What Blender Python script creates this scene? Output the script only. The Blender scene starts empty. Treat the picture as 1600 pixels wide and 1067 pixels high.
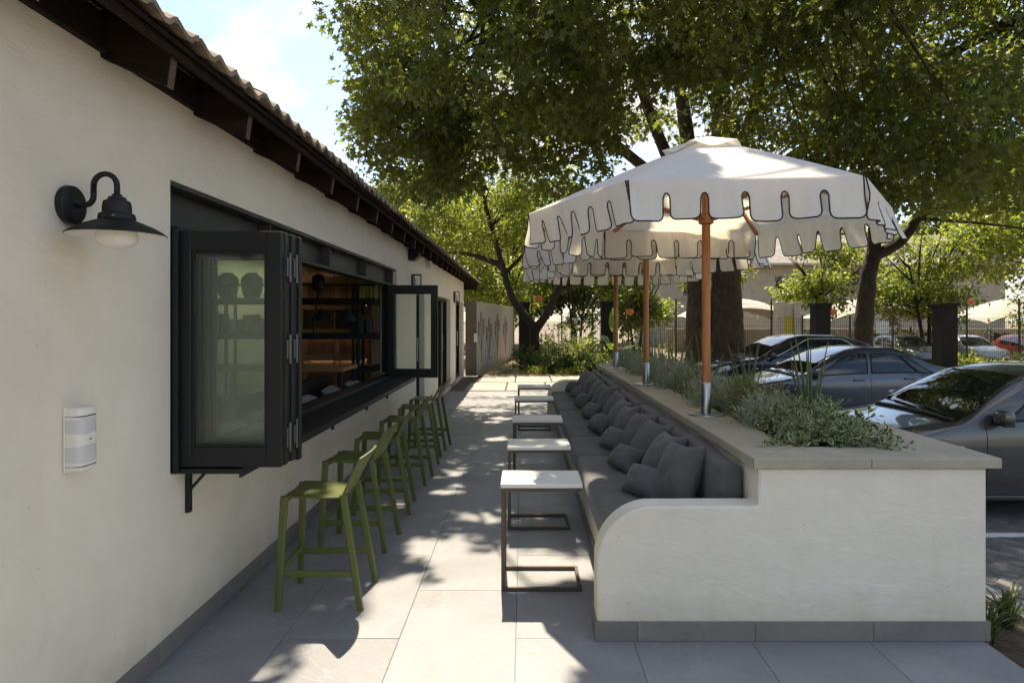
import bpy, math, random
import numpy as np
from mathutils import Vector, Matrix, Euler
R = math.radians
random.seed(7)
rng = np.random.default_rng(11)
scene = bpy.context.scene
COL = scene.collection

# ------------------------------------------------------------------ camera
cam_d = bpy.data.cameras.new("camera")
cam = bpy.data.objects.new("camera", cam_d)
COL.objects.link(cam)
cam.location = (0, 0, 1.65)
cam.rotation_euler = (R(90), 0, 0)
cam_d.sensor_width = 36
cam_d.lens = 36 * 1030 / 1600
cam_d.shift_x = -18 / 1600
cam_d.shift_y = -33.5 / 1600
cam_d.clip_start = 0.05
cam_d.clip_end = 2000
scene.camera = cam

# ------------------------------------------------------------------ light
SUN_EL, SUN_AZ = 58.0, -3.0          # degrees; the sun stands ahead of the camera (+Y)
world = bpy.data.worlds.new("World")
scene.world = world
world.use_nodes = True
wn, wl = world.node_tree.nodes, world.node_tree.links
wn.clear()
w_out = wn.new("ShaderNodeOutputWorld")
w_bg = wn.new("ShaderNodeBackground")
w_bg.inputs["Strength"].default_value = 0.086
sky = wn.new("ShaderNodeTexSky")
sky.sky_type = 'NISHITA'
sky.sun_disc = False
sky.sun_elevation = R(SUN_EL)
sky.sun_rotation = R(SUN_AZ)
sky.air_density = 1.0
sky.dust_density = 1.0
sky.ozone_density = 0.5
w_co = wn.new("ShaderNodeTexCoord")
w_map = wn.new("ShaderNodeMapping")
w_map.inputs["Scale"].default_value = (2.2, 2.2, 4.2)
w_map.inputs["Location"].default_value = (2.6, 1.1, 0.9)
w_no = wn.new("ShaderNodeTexNoise")
w_no.inputs["Scale"].default_value = 1.3
w_no.inputs["Detail"].default_value = 7
w_no.inputs["Roughness"].default_value = 0.52
w_rp = wn.new("ShaderNodeValToRGB")
w_rp.color_ramp.elements[0].position = 0.50
w_rp.color_ramp.elements[1].position = 0.58
w_mx = wn.new("ShaderNodeMix")
w_mx.data_type = 'RGBA'
w_mx.inputs["B"].default_value = (5.0, 4.9, 4.75, 1)
wl.new(w_co.outputs["Generated"], w_map.inputs["Vector"])
wl.new(w_map.outputs["Vector"], w_no.inputs["Vector"])
wl.new(w_no.outputs["Fac"], w_rp.inputs["Fac"])
wl.new(w_rp.outputs["Color"], w_mx.inputs["Factor"])
wl.new(sky.outputs["Color"], w_mx.inputs["A"])
wl.new(w_mx.outputs["Result"], w_bg.inputs["Color"])
wl.new(w_bg.outputs["Background"], w_out.inputs["Surface"])

sun_d = bpy.data.lights.new("sun", 'SUN')
sun_d.energy = 4.0
sun_d.angle = R(0.53)
sun_d.color = (1.0, 0.87, 0.68)
sun = bpy.data.objects.new("sun", sun_d)
COL.objects.link(sun)
sun.rotation_euler = (R(-(90 - SUN_EL)), 0, R(-SUN_AZ))
sun.location = (0, 12, 25)

scene.view_settings.view_transform = 'Standard'
scene.view_settings.look = 'None'
scene.view_settings.exposure = 1.43
scene.view_settings.gamma = 1.0
scene.view_settings.use_curve_mapping = False
scene.cycles.max_bounces = 7
scene.cycles.transparent_max_bounces = 20
scene.cycles.transmission_bounces = 4
scene.cycles.glossy_bounces = 3
scene.cycles.diffuse_bounces = 4
scene.cycles.sample_clamp_indirect = 6.0
scene.cycles.use_denoising = True
scene.cycles.use_adaptive_sampling = True
scene.cycles.adaptive_threshold = 0.03

# ------------------------------------------------------------------ materials
MATS = {}
def nodes_of(name):
    m = bpy.data.materials.new(name)
    m.use_nodes = True
    MATS[name] = m
    nt = m.node_tree
    return m, nt.nodes, nt.links, nt.nodes["Principled BSDF"]

def coords(n, l, per_object=True, kind="Object"):
    tc = n.new("ShaderNodeTexCoord")
    if not per_object:
        return tc.outputs[kind]
    oi = n.new("ShaderNodeObjectInfo")
    ml = n.new("ShaderNodeMath"); ml.operation = 'MULTIPLY'; ml.inputs[1].default_value = 37.0
    ad = n.new("ShaderNodeVectorMath"); ad.operation = 'ADD'
    l.new(oi.outputs["Random"], ml.inputs[0])
    l.new(tc.outputs[kind], ad.inputs[0])
    l.new(ml.outputs[0], ad.inputs[1])
    return ad.outputs[0]

def noise(n, l, vec, scale, detail=4, rough=0.55, dist=0.0):
    t = n.new("ShaderNodeTexNoise")
    t.inputs["Scale"].default_value = scale
    t.inputs["Detail"].default_value = detail
    t.inputs["Roughness"].default_value = rough
    t.inputs["Distortion"].default_value = dist
    l.new(vec, t.inputs["Vector"])
    return t.outputs["Fac"]

def ramp(n, l, fac, p0, c0, p1, c1):
    r = n.new("ShaderNodeValToRGB")
    r.color_ramp.elements[0].position = p0
    r.color_ramp.elements[1].position = p1
    r.color_ramp.elements[0].color = c0 if len(c0) == 4 else (*c0, 1)
    r.color_ramp.elements[1].color = c1 if len(c1) == 4 else (*c1, 1)
    l.new(fac, r.inputs["Fac"])
    return r.outputs["Color"]

def mixc(n, l, fac, a, b, mode='MIX'):
    m = n.new("ShaderNodeMix"); m.data_type = 'RGBA'; m.blend_type = mode
    for k, v in (("Factor", fac), ("A", a), ("B", b)):
        if hasattr(v, "is_linked") or hasattr(v, "node"):
            l.new(v, m.inputs[k])
        elif isinstance(v, (int, float)):
            m.inputs[k].default_value = v
        else:
            m.inputs[k].default_value = (*v[:3], 1)
    return m.outputs["Result"]

def mat(name, col, rough=0.6, metal=0.0, var=0.12, scale=4.0, bump=0.0, bscale=80.0, coat=0.0, spec=0.5,
        bdetail=4, bdist=None, rnd=0.0, stretch=None, fine=0.0, coat_rough=0.05, sheen=0.0):
    m, n, l, b = nodes_of(name)
    v = coords(n, l)
    if stretch:
        mp = n.new("ShaderNodeMapping"); mp.inputs["Scale"].default_value = stretch
        l.new(v, mp.inputs["Vector"]); v = mp.outputs["Vector"]
    f = noise(n, l, v, scale)
    lo = [c * (1 - var) for c in col]; hi = [min(1, c * (1 + var)) for c in col]
    c = ramp(n, l, f, 0.3, lo, 0.7, hi)
    if fine:
        f2 = noise(n, l, v, scale * 14, 6, 0.7)
        c2 = ramp(n, l, f2, 0.3, (1 - fine,) * 3, 0.7, (1 + fine,) * 3)
        c = mixc(n, l, 1.0, c, c2, 'MULTIPLY')
    if rnd:
        oi = n.new("ShaderNodeObjectInfo")
        c3 = ramp(n, l, oi.outputs["Random"], 0.0, (1 - rnd,) * 3, 1.0, (1 + rnd,) * 3)
        c = mixc(n, l, 1.0, c, c3, 'MULTIPLY')
    l.new(c, b.inputs["Base Color"])
    b.inputs["Roughness"].default_value = rough
    b.inputs["Metallic"].default_value = metal
    b.inputs["Specular IOR Level"].default_value = spec
    b.inputs["Coat Weight"].default_value = coat
    b.inputs["Coat Roughness"].default_value = coat_rough
    b.inputs["Sheen Weight"].default_value = sheen
    if bump:
        bn = n.new("ShaderNodeBump")
        bn.inputs["Strength"].default_value = min(1.0, bump)
        bn.inputs["Distance"].default_value = bdist or (0.01 if bscale > 20 else 0.03)
        fb = noise(n, l, v, bscale, bdetail, 0.6)
        l.new(fb, bn.inputs["Height"])
        l.new(bn.outputs["Normal"], b.inputs["Normal"])
    return m

# lime-washed plaster: broad tonal drift, trowel relief, a few hairline marks
def plaster(name, col, relief=0.35, dirt=0.0):
    m, n, l, b = nodes_of(name)
    v = coords(n, l, False)
    f1 = noise(n, l, v, 0.9, 3); f2 = noise(n, l, v, 5.0, 6, 0.62)
    c = ramp(n, l, f1, 0.3, [x * 0.95 for x in col], 0.7, [min(1, x * 1.04) for x in col])
    c = mixc(n, l, 1.0, c, ramp(n, l, f2, 0.35, (0.965, 0.96, 0.95), 0.65, (1.02, 1.02, 1.02)), 'MULTIPLY')
    mp = n.new("ShaderNodeMapping"); mp.inputs["Scale"].default_value = (7, 7, 0.8)
    l.new(v, mp.inputs["Vector"])
    f3 = noise(n, l, mp.outputs["Vector"], 2.0, 4)
    c = mixc(n, l, 1.0, c, ramp(n, l, f3, 0.60, (1, 1, 1), 0.86, (0.95, 0.93, 0.90)), 'MULTIPLY')
    sp = noise(n, l, v, 26.0, 2, 0.5)
    c = mixc(n, l, 1.0, c, ramp(n, l, sp, 0.74, (1, 1, 1), 0.79, (0.72, 0.69, 0.64)), 'MULTIPLY')
    cr = noise(n, l, v, 0.75, 5, 0.5, 0.8)
    s1 = n.new("ShaderNodeMath"); s1.operation = 'SUBTRACT'; s1.inputs[1].default_value = 0.5; l.new(cr, s1.inputs[0])
    s2 = n.new("ShaderNodeMath"); s2.operation = 'ABSOLUTE'; l.new(s1.outputs[0], s2.inputs[0])
    line = ramp(n, l, s2.outputs[0], 0.0, (0.95, 0.94, 0.92), 0.002, (1, 1, 1))
    msk = ramp(n, l, noise(n, l, v, 0.6, 2), 0.66, (0, 0, 0), 0.72, (1, 1, 1))
    c = mixc(n, l, msk, c, mixc(n, l, 1.0, c, line, 'MULTIPLY'))
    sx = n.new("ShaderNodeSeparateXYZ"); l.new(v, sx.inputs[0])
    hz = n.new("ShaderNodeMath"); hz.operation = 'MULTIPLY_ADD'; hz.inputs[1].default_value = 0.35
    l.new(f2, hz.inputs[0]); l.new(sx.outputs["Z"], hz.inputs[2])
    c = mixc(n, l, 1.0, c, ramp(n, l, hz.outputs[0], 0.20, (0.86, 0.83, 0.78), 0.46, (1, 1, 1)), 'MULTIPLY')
    l.new(c, b.inputs["Base Color"])
    b.inputs["Roughness"].default_value = 0.82
    b.inputs["Specular IOR Level"].default_value = 0.25
    mp2 = n.new("ShaderNodeMapping"); mp2.inputs["Scale"].default_value = (1, 1, 2.4)
    l.new(v, mp2.inputs["Vector"])
    h1 = noise(n, l, mp2.outputs["Vector"], 3.2, 5, 0.6, 0.6); h2 = noise(n, l, v, 70, 3, 0.6)
    ad = n.new("ShaderNodeMath"); ad.operation = 'MULTIPLY_ADD'; ad.inputs[1].default_value = 0.10
    l.new(h2, ad.inputs[0]); l.new(h1, ad.inputs[2])
    bn = n.new("ShaderNodeBump"); bn.inputs["Strength"].default_value = relief; bn.inputs["Distance"].default_value = 0.03
    l.new(ad.outputs[0], bn.inputs["Height"]); l.new(bn.outputs["Normal"], b.inputs["Normal"])
    return m

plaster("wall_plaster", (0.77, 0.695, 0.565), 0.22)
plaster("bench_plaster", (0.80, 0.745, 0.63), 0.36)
plaster("grey_plaster", (0.40, 0.37, 0.32), 0.25)
plaster("brown_plaster", (0.17, 0.14, 0.12), 0.25)
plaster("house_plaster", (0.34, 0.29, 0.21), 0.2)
plaster("inside_plaster", (0.66, 0.64, 0.58), 0.1)

# porcelain floor tile: grey stone with pale veins, each tile its own tone
def stone_tile(name, col, vein=(0.52, 0.52, 0.52), rough=0.42, vein_amt=0.5):
    m, n, l, b = nodes_of(name)
    v = coords(n, l)
    f1 = noise(n, l, v, 1.6, 5, 0.6, 1.2)
    c = ramp(n, l, f1, 0.28, [x * 0.86 for x in col], 0.72, [x * 1.12 for x in col])
    f2 = noise(n, l, v, 34, 6, 0.75)
    c = mixc(n, l, 1.0, c, ramp(n, l, f2, 0.35, (0.93,) * 3, 0.65, (1.06,) * 3), 'MULTIPLY')
    f3 = noise(n, l, v, 1.1, 6, 0.62, 2.4)
    sb = n.new("ShaderNodeMath"); sb.operation = 'SUBTRACT'; sb.inputs[1].default_value = 0.5
    ab = n.new("ShaderNodeMath"); ab.operation = 'ABSOLUTE'
    l.new(f3, sb.inputs[0]); l.new(sb.outputs[0], ab.inputs[0])
    vm = ramp(n, l, ab.outputs[0], 0.0, (vein_amt,) * 3, 0.011, (0, 0, 0))
    f4 = noise(n, l, v, 2.3, 3)
    vm = mixc(n, l, 1.0, vm, ramp(n, l, f4, 0.45, (0, 0, 0), 0.62, (1, 1, 1)), 'MULTIPLY')
    c = mixc(n, l, vm, c, vein)
    oi = n.new("ShaderNodeObjectInfo")
    c = mixc(n, l, 1.0, c, ramp(n, l, oi.outputs["Random"], 0, (0.93, 0.93, 0.935), 1, (1.05, 1.05, 1.045)), 'MULTIPLY')
    l.new(c, b.inputs["Base Color"])
    f5 = noise(n, l, v, 3.0, 4)
    rr = n.new("ShaderNodeMapRange"); rr.inputs["To Min"].default_value = rough - 0.06; rr.inputs["To Max"].default_value = rough + 0.12
    l.new(f5, rr.inputs["Value"]); l.new(rr.outputs["Result"], b.inputs["Roughness"])
    bn = n.new("ShaderNodeBump"); bn.inputs["Strength"].default_value = 0.12; bn.inputs["Distance"].default_value = 0.004
    l.new(f2, bn.inputs["Height"]); l.new(bn.outputs["Normal"], b.inputs["Normal"])
    return m

stone_tile("floor_tile", (0.255, 0.258, 0.264), vein_amt=0.26)
stone_tile("skirting_tile", (0.215, 0.198, 0.178), vein_amt=0.15)
stone_tile("coping", (0.40, 0.365, 0.275), vein=(0.44, 0.41, 0.34), rough=0.75, vein_amt=0.12)
stone_tile("paving_slab", (0.33, 0.305, 0.26), rough=0.8, vein_amt=0.05)
mat("grout", (0.20, 0.195, 0.19), 0.9)
mat("asphalt_paver", (0.145, 0.135, 0.125), 0.85, var=0.25, rnd=0.28, fine=0.2, bump=0.4, bscale=90)
mat("white_paint", (0.72, 0.72, 0.70), 0.7, var=0.1, fine=0.15)
mat("green_plastic", (0.116, 0.132, 0.034), 0.42, var=0.05, spec=0.4)
mat("bronze_metal", (0.105, 0.085, 0.068), 0.45, metal=0.6, var=0.1)
mat("white_stone", (0.80, 0.79, 0.74), 0.38, var=0.03)
mat("charcoal_fabric", (0.105, 0.102, 0.102), 0.92, var=0.16, scale=6, bump=0.35, bscale=11, bdetail=7, fine=0.08, rnd=0.12, sheen=0.15)
mat("inside_cushion", (0.30, 0.28, 0.26), 0.9, var=0.1, rnd=0.1)
mat("black_metal", (0.016, 0.017, 0.018), 0.5, var=0.15, spec=0.3)
mat("pillar_dark", (0.016, 0.017, 0.019), 0.85, var=0.15, spec=0.1)
mat("black_frame", (0.012, 0.0125, 0.0135), 0.42, var=0.12, spec=0.35)
mat("grey_steel_beam", (0.034, 0.034, 0.030), 0.5, var=0.2, scale=3)
mat("steel", (0.42, 0.41, 0.40), 0.30, metal=1.0, var=0.1, stretch=(1, 1, 0.1), scale=30)
mat("hinge_steel", (0.12, 0.12, 0.12), 0.35, metal=0.8)
mat("pole_wood", (0.42, 0.155, 0.042), 0.45, var=0.25, scale=5, stretch=(9, 9, 0.6), coat=0.15)
mat("dark_wood", (0.022, 0.014, 0.010), 0.85, spec=0.15, var=0.35, scale=4, stretch=(1, 6, 6), bump=0.3, bscale=60)
mat("rafter_end", (0.10, 0.055, 0.040), 0.85, var=0.3, scale=20)
mat("roof_tile", (0.22, 0.165, 0.11), 0.9, var=0.3, scale=6, rnd=0.22, fine=0.3, bump=0.6, bscale=50)
mat("roof_sheet", (0.20, 0.16, 0.12), 0.9)
mat("lamp_white", (0.80, 0.77, 0.70), 0.5)
mat("bulb", (0.78, 0.73, 0.66), 0.25, var=0.02)
mat("sensor_white", (0.80, 0.755, 0.665), 0.45, var=0.03)
mat("sensor_lens", (0.62, 0.61, 0.58), 0.3, var=0.04)
mat("brass", (0.45, 0.30, 0.09), 0.35, metal=1.0)
mat("black_rubber", (0.014, 0.014, 0.014), 0.8)
mat("piping", (0.012, 0.012, 0.013), 0.8, var=0.1)
mat("soil", (0.105, 0.075, 0.05), 0.98, var=0.4, scale=14, fine=0.5, bump=0.8, bscale=40)
mat("leaf_litter", (0.30, 0.20, 0.105), 0.98, var=0.4, scale=5, fine=0.5, bump=0.9, bscale=25)
mat("dry_grass", (0.25, 0.20, 0.075), 0.98, var=0.4, scale=2.0, fine=0.4, bump=0.7, bscale=30)
mat("ground_far", (0.19, 0.15, 0.105), 0.95, var=0.2, scale=0.6, fine=0.2)
mat("kerb", (0.33, 0.31, 0.28), 0.9, fine=0.2)
mat("sail_cloth", (0.38, 0.355, 0.30), 0.85, var=0.06)
mat("house_roof", (0.30, 0.27, 0.23), 0.85, var=0.25, scale=3, fine=0.3)
mat("house_brick", (0.42, 0.37, 0.29), 0.9, var=0.12, scale=2, fine=0.15, rnd=0.08)
mat("dark_inside", (0.03, 0.028, 0.025), 0.8)
mat("concrete", (0.40, 0.36, 0.30), 0.9, fine=0.2)
mat("yellow_panel", (0.50, 0.42, 0.03), 0.6)
mat("orange_sign", (0.62, 0.16, 0.03), 0.6, var=0.04)
mat("sign_ink", (0.10, 0.03, 0.01), 0.7)
mat("wire", (0.022, 0.022, 0.022), 0.6)
mat("bark_plane", (0.055, 0.038, 0.026), 0.95, var=0.45, scale=3, stretch=(2.2, 2.2, 1.0), fine=0.5, bump=1.0, bscale=5, bdetail=9, bdist=0.12)
mat("bark_pale", (0.20, 0.155, 0.11), 0.95, var=0.4, scale=2.5, fine=0.3, bump=0.8, bscale=14)
mat("bark_dark", (0.032, 0.025, 0.019), 0.95, var=0.4, scale=5, stretch=(2, 2, 0.5), fine=0.4, bump=1.0, bscale=9, bdetail=8, bdist=0.08)
mat("desk_wood", (0.28, 0.145, 0.055), 0.5, var=0.2, scale=5, stretch=(0.5, 6, 6))
mat("shelf_wood", (0.24, 0.16, 0.095), 0.6, var=0.2, scale=5, stretch=(6, 6, 0.5))
mat("book_dark", (0.05, 0.045, 0.045), 0.7, rnd=0.6)
mat("book_olive", (0.30, 0.29, 0.08), 0.7, rnd=0.4)
mat("book_pale", (0.42, 0.36, 0.26), 0.7, rnd=0.4)
mat("clay", (0.10, 0.085, 0.055), 0.8, var=0.2)
mat("sofa_dark", (0.035, 0.033, 0.032), 0.9)
mat("tyre", (0.018, 0.018, 0.018), 0.85)
mat("rim", (0.30, 0.30, 0.31), 0.3, metal=1.0)
mat("chrome", (0.62, 0.62, 0.62), 0.12, metal=1.0, var=0.02)
mat("car_trim", (0.012, 0.012, 0.013), 0.5)
mat("lamp_red", (0.35, 0.02, 0.015), 0.2, coat=0.6)
mat("lamp_clear", (0.55, 0.56, 0.58), 0.12, coat=0.8)
mat("sticker", (0.62, 0.70, 0.62), 0.5)

def paint(name, col, metal=0.65):
    m = mat(name, col, 0.32, metal=metal, var=0.04, scale=60, coat=1.0, coat_rough=0.03)
    return m
paint("paint_silver", (0.095, 0.093, 0.089))
paint("paint_blue", (0.085, 0.092, 0.122))
paint("paint_navy", (0.018, 0.020, 0.032), 0.4)
paint("paint_grey", (0.15, 0.15, 0.16))
paint("paint_white", (0.45, 0.45, 0.43), 0.0)
paint("paint_red", (0.20, 0.018, 0.02), 0.2)

def car_glass(name):
    m, n, l, b = nodes_of(name)
    b.inputs["Base Color"].default_value = (0.010, 0.013, 0.013, 1)
    b.inputs["Roughness"].default_value = 0.03
    b.inputs["Specular IOR Level"].default_value = 0.75
    b.inputs["Coat Weight"].default_value = 0.6
    b.inputs["Coat Roughness"].default_value = 0.01
    return m
car_glass("car_glass")

def pane_glass(name, tint, refl=1.5, haze=0.0, hazecol=(0.6, 0.65, 0.6)):
    m, n, l, b = nodes_of(name)
    out = n["Material Output"]
    n.remove(b)
    tr = n.new("ShaderNodeBsdfTransparent"); tr.inputs["Color"].default_value = (*tint, 1)
    gl = n.new("ShaderNodeBsdfGlossy"); gl.inputs["Roughness"].default_value = 0.015
    fr = n.new("ShaderNodeFresnel"); fr.inputs["IOR"].default_value = refl
    mx = n.new("ShaderNodeMixShader")
    l.new(fr.outputs[0], mx.inputs[0]); l.new(tr.outputs[0], mx.inputs[1]); l.new(gl.outputs[0], mx.inputs[2])
    last = mx.outputs[0]
    if haze:
        df = n.new("ShaderNodeBsdfDiffuse"); df.inputs["Color"].default_value = (*hazecol, 1)
        m2 = n.new("ShaderNodeMixShader"); m2.inputs[0].default_value = haze
        l.new(last, m2.inputs[1]); l.new(df.outputs[0], m2.inputs[2]); last = m2.outputs[0]
    l.new(last, out.inputs["Surface"])
    return m
pane_glass("pane", (0.955, 0.98, 0.955), 1.5, 0.012)
pane_glass("door_pane", (0.30, 0.33, 0.32), 1.6)

def cloth(name, col, trans=0.35):
    m, n, l, b = nodes_of(name)
    v = coords(n, l)
    f = noise(n, l, v, 2.5, 4)
    c = ramp(n, l, f, 0.3, [x * 0.95 for x in col], 0.7, [min(1, x * 1.03) for x in col])
    l.new(c, b.inputs["Base Color"])
    b.inputs["Roughness"].default_value = 0.9
    b.inputs["Specular IOR Level"].default_value = 0.15
    f2 = noise(n, l, v, 5, 6, 0.6, 0.8)
    bn = n.new("ShaderNodeBump"); bn.inputs["Strength"].default_value = 0.4; bn.inputs["Distance"].default_value = 0.025
    l.new(f2, bn.inputs["Height"]); l.new(bn.outputs["Normal"], b.inputs["Normal"])
    tl = n.new("ShaderNodeBsdfTranslucent"); tl.inputs["Color"].default_value = (col[0], col[1] * 0.91, col[2] * 0.76, 1)
    mx = n.new("ShaderNodeMixShader"); mx.inputs[0].default_value = trans
    l.new(b.outputs[0], mx.inputs[1]); l.new(tl.outputs[0], mx.inputs[2])
    l.new(mx.outputs[0], n["Material Output"].inputs["Surface"])
    return m
cloth("canvas", (0.88, 0.865, 0.82), 0.40)

def leafmat(name, dark, light, trans_col, trans=0.4, rough=0.45, vcol=False):
    m, n, l, b = nodes_of(name)
    g = n.new("ShaderNodeNewGeometry")
    if vcol:
        at = n.new("ShaderNodeAttribute"); at.attribute_name = "tone"
        c = mixc(n, l, at.outputs["Fac"], dark, light)
        c = mixc(n, l, 1.0, c, ramp(n, l, g.outputs["Random Per Island"], 0, (0.8,) * 3, 1, (1.2,) * 3), 'MULTIPLY')
    else:
        v = coords(n, l, False)
        f = noise(n, l, v, 0.8, 2)
        ad = n.new("ShaderNodeMath"); ad.operation = 'MULTIPLY_ADD'; ad.inputs[1].default_value = 0.55
        l.new(g.outputs["Random Per Island"], ad.inputs[0]); l.new(f, ad.inputs[2])
        c = ramp(n, l, ad.outputs[0], 0.40, dark, 1.10, light)
    l.new(c, b.inputs["Base Color"])
    b.inputs["Roughness"].default_value = rough
    b.inputs["Specular IOR Level"].default_value = 0.35
    tl = n.new("ShaderNodeBsdfTranslucent")
    if vcol:
        l.new(c, tl.inputs["Color"])
    else:
        tc = ramp(n, l, ad.outputs[0], 0.40, [x * 0.75 for x in trans_col], 1.10, [x * 1.25 for x in trans_col])
        l.new(tc, tl.inputs["Color"])
    mx = n.new("ShaderNodeMixShader"); mx.inputs[0].default_value = trans
    l.new(b.outputs[0], mx.inputs[1]); l.new(tl.outputs[0], mx.inputs[2])
    l.new(mx.outputs[0], n["Material Output"].inputs["Surface"])
    return m
leafmat("leaf_plane", (0.036, 0.056, 0.018), (0.098, 0.128, 0.048), (0.25, 0.29, 0.04), 0.47)
leafmat("leaf_lime", (0.080, 0.108, 0.017), (0.18, 0.215, 0.042), (0.33, 0.38, 0.042), 0.5)
leafmat("leaf_far", (0.055, 0.075, 0.018), (0.12, 0.15, 0.036), (0.24, 0.28, 0.04), 0.48)
leafmat("leaf_deep", (0.025, 0.045, 0.012), (0.06, 0.09, 0.025), (0.12, 0.17, 0.03), 0.4)
leafmat("leaf_silver", (0.27, 0.315, 0.21), (0.46, 0.50, 0.37), (0.26, 0.28, 0.17), 0.3, 0.85)
leafmat("leaf_olive", (0.14, 0.16, 0.06), (0.28, 0.30, 0.13), (0.22, 0.24, 0.07), 0.3, 0.7)
leafmat("leaf_pale", (0.20, 0.22, 0.13), (0.42, 0.42, 0.28), (0.3, 0.32, 0.14), 0.3, 0.8)
leafmat("leaf_vinca", (0.075, 0.125, 0.035), (0.58, 0.58, 0.32), (0.2, 0.2, 0.1), 0.25, 0.4, vcol=True)
leafmat("leaf_reed", (0.10, 0.135, 0.05), (0.17, 0.21, 0.08), (0.14, 0.18, 0.05), 0.2, 0.4)
leafmat("leaf_grass", (0.040, 0.065, 0.020), (0.095, 0.13, 0.04), (0.13, 0.18, 0.04), 0.35, 0.4)
leafmat("leaf_banana", (0.055, 0.11, 0.018), (0.10, 0.17, 0.03), (0.22, 0.32, 0.04), 0.45, 0.35)

def emis(name, col, strength):
    m, n, l, b = nodes_of(name)
    b.inputs["Base Color"].default_value = (*col, 1)
    b.inputs["Emission Color"].default_value = (*col, 1)
    b.inputs["Emission Strength"].default_value = strength
    return m
emis("led", (1.0, 0.74, 0.48), 1.5)
emis("led_wide", (1.0, 0.80, 0.54), 16.0)

# ------------------------------------------------------------------ geometry helpers
ORIGIN = {}
ORD = ['first', 'second', 'third', 'fourth', 'fifth', 'sixth', 'seventh', 'eighth', 'ninth', 'tenth', 'eleventh',
       'twelfth', 'thirteenth', 'fourteenth', 'fifteenth', 'sixteenth', 'seventeenth', 'eighteenth', 'nineteenth', 'twentieth', 'twenty-first', 'twenty-second']

def tag(o, label=None, cat=None, group=None, kind=None):
    if label: o["label"] = label
    if cat: o["category"] = cat
    if group: o["group"] = group
    if kind: o["kind"] = kind
    return o

def thing(name, label, cat, loc=(0, 0, 0), rz=0.0, group=None):
    o = bpy.data.objects.new(name, None)
    o.empty_display_size = 0.1
    COL.objects.link(o)
    o.location = loc
    o.rotation_euler = (0, 0, rz)
    ORIGIN[o.name] = Vector(loc)
    return tag(o, label, cat, group)

def copy_tree(o, parent=None):
    c = o.copy()
    COL.objects.link(c)
    c.parent = parent
    for ch in o.children:
        copy_tree(ch, c)
    return c

def link_mesh(name, me, material, parent=None):
    o = bpy.data.objects.new(name, me)
    COL.objects.link(o)
    if material and not me.materials:
        me.materials.append(MATS[material])
    if parent:
        o.parent = parent
    return o

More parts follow.
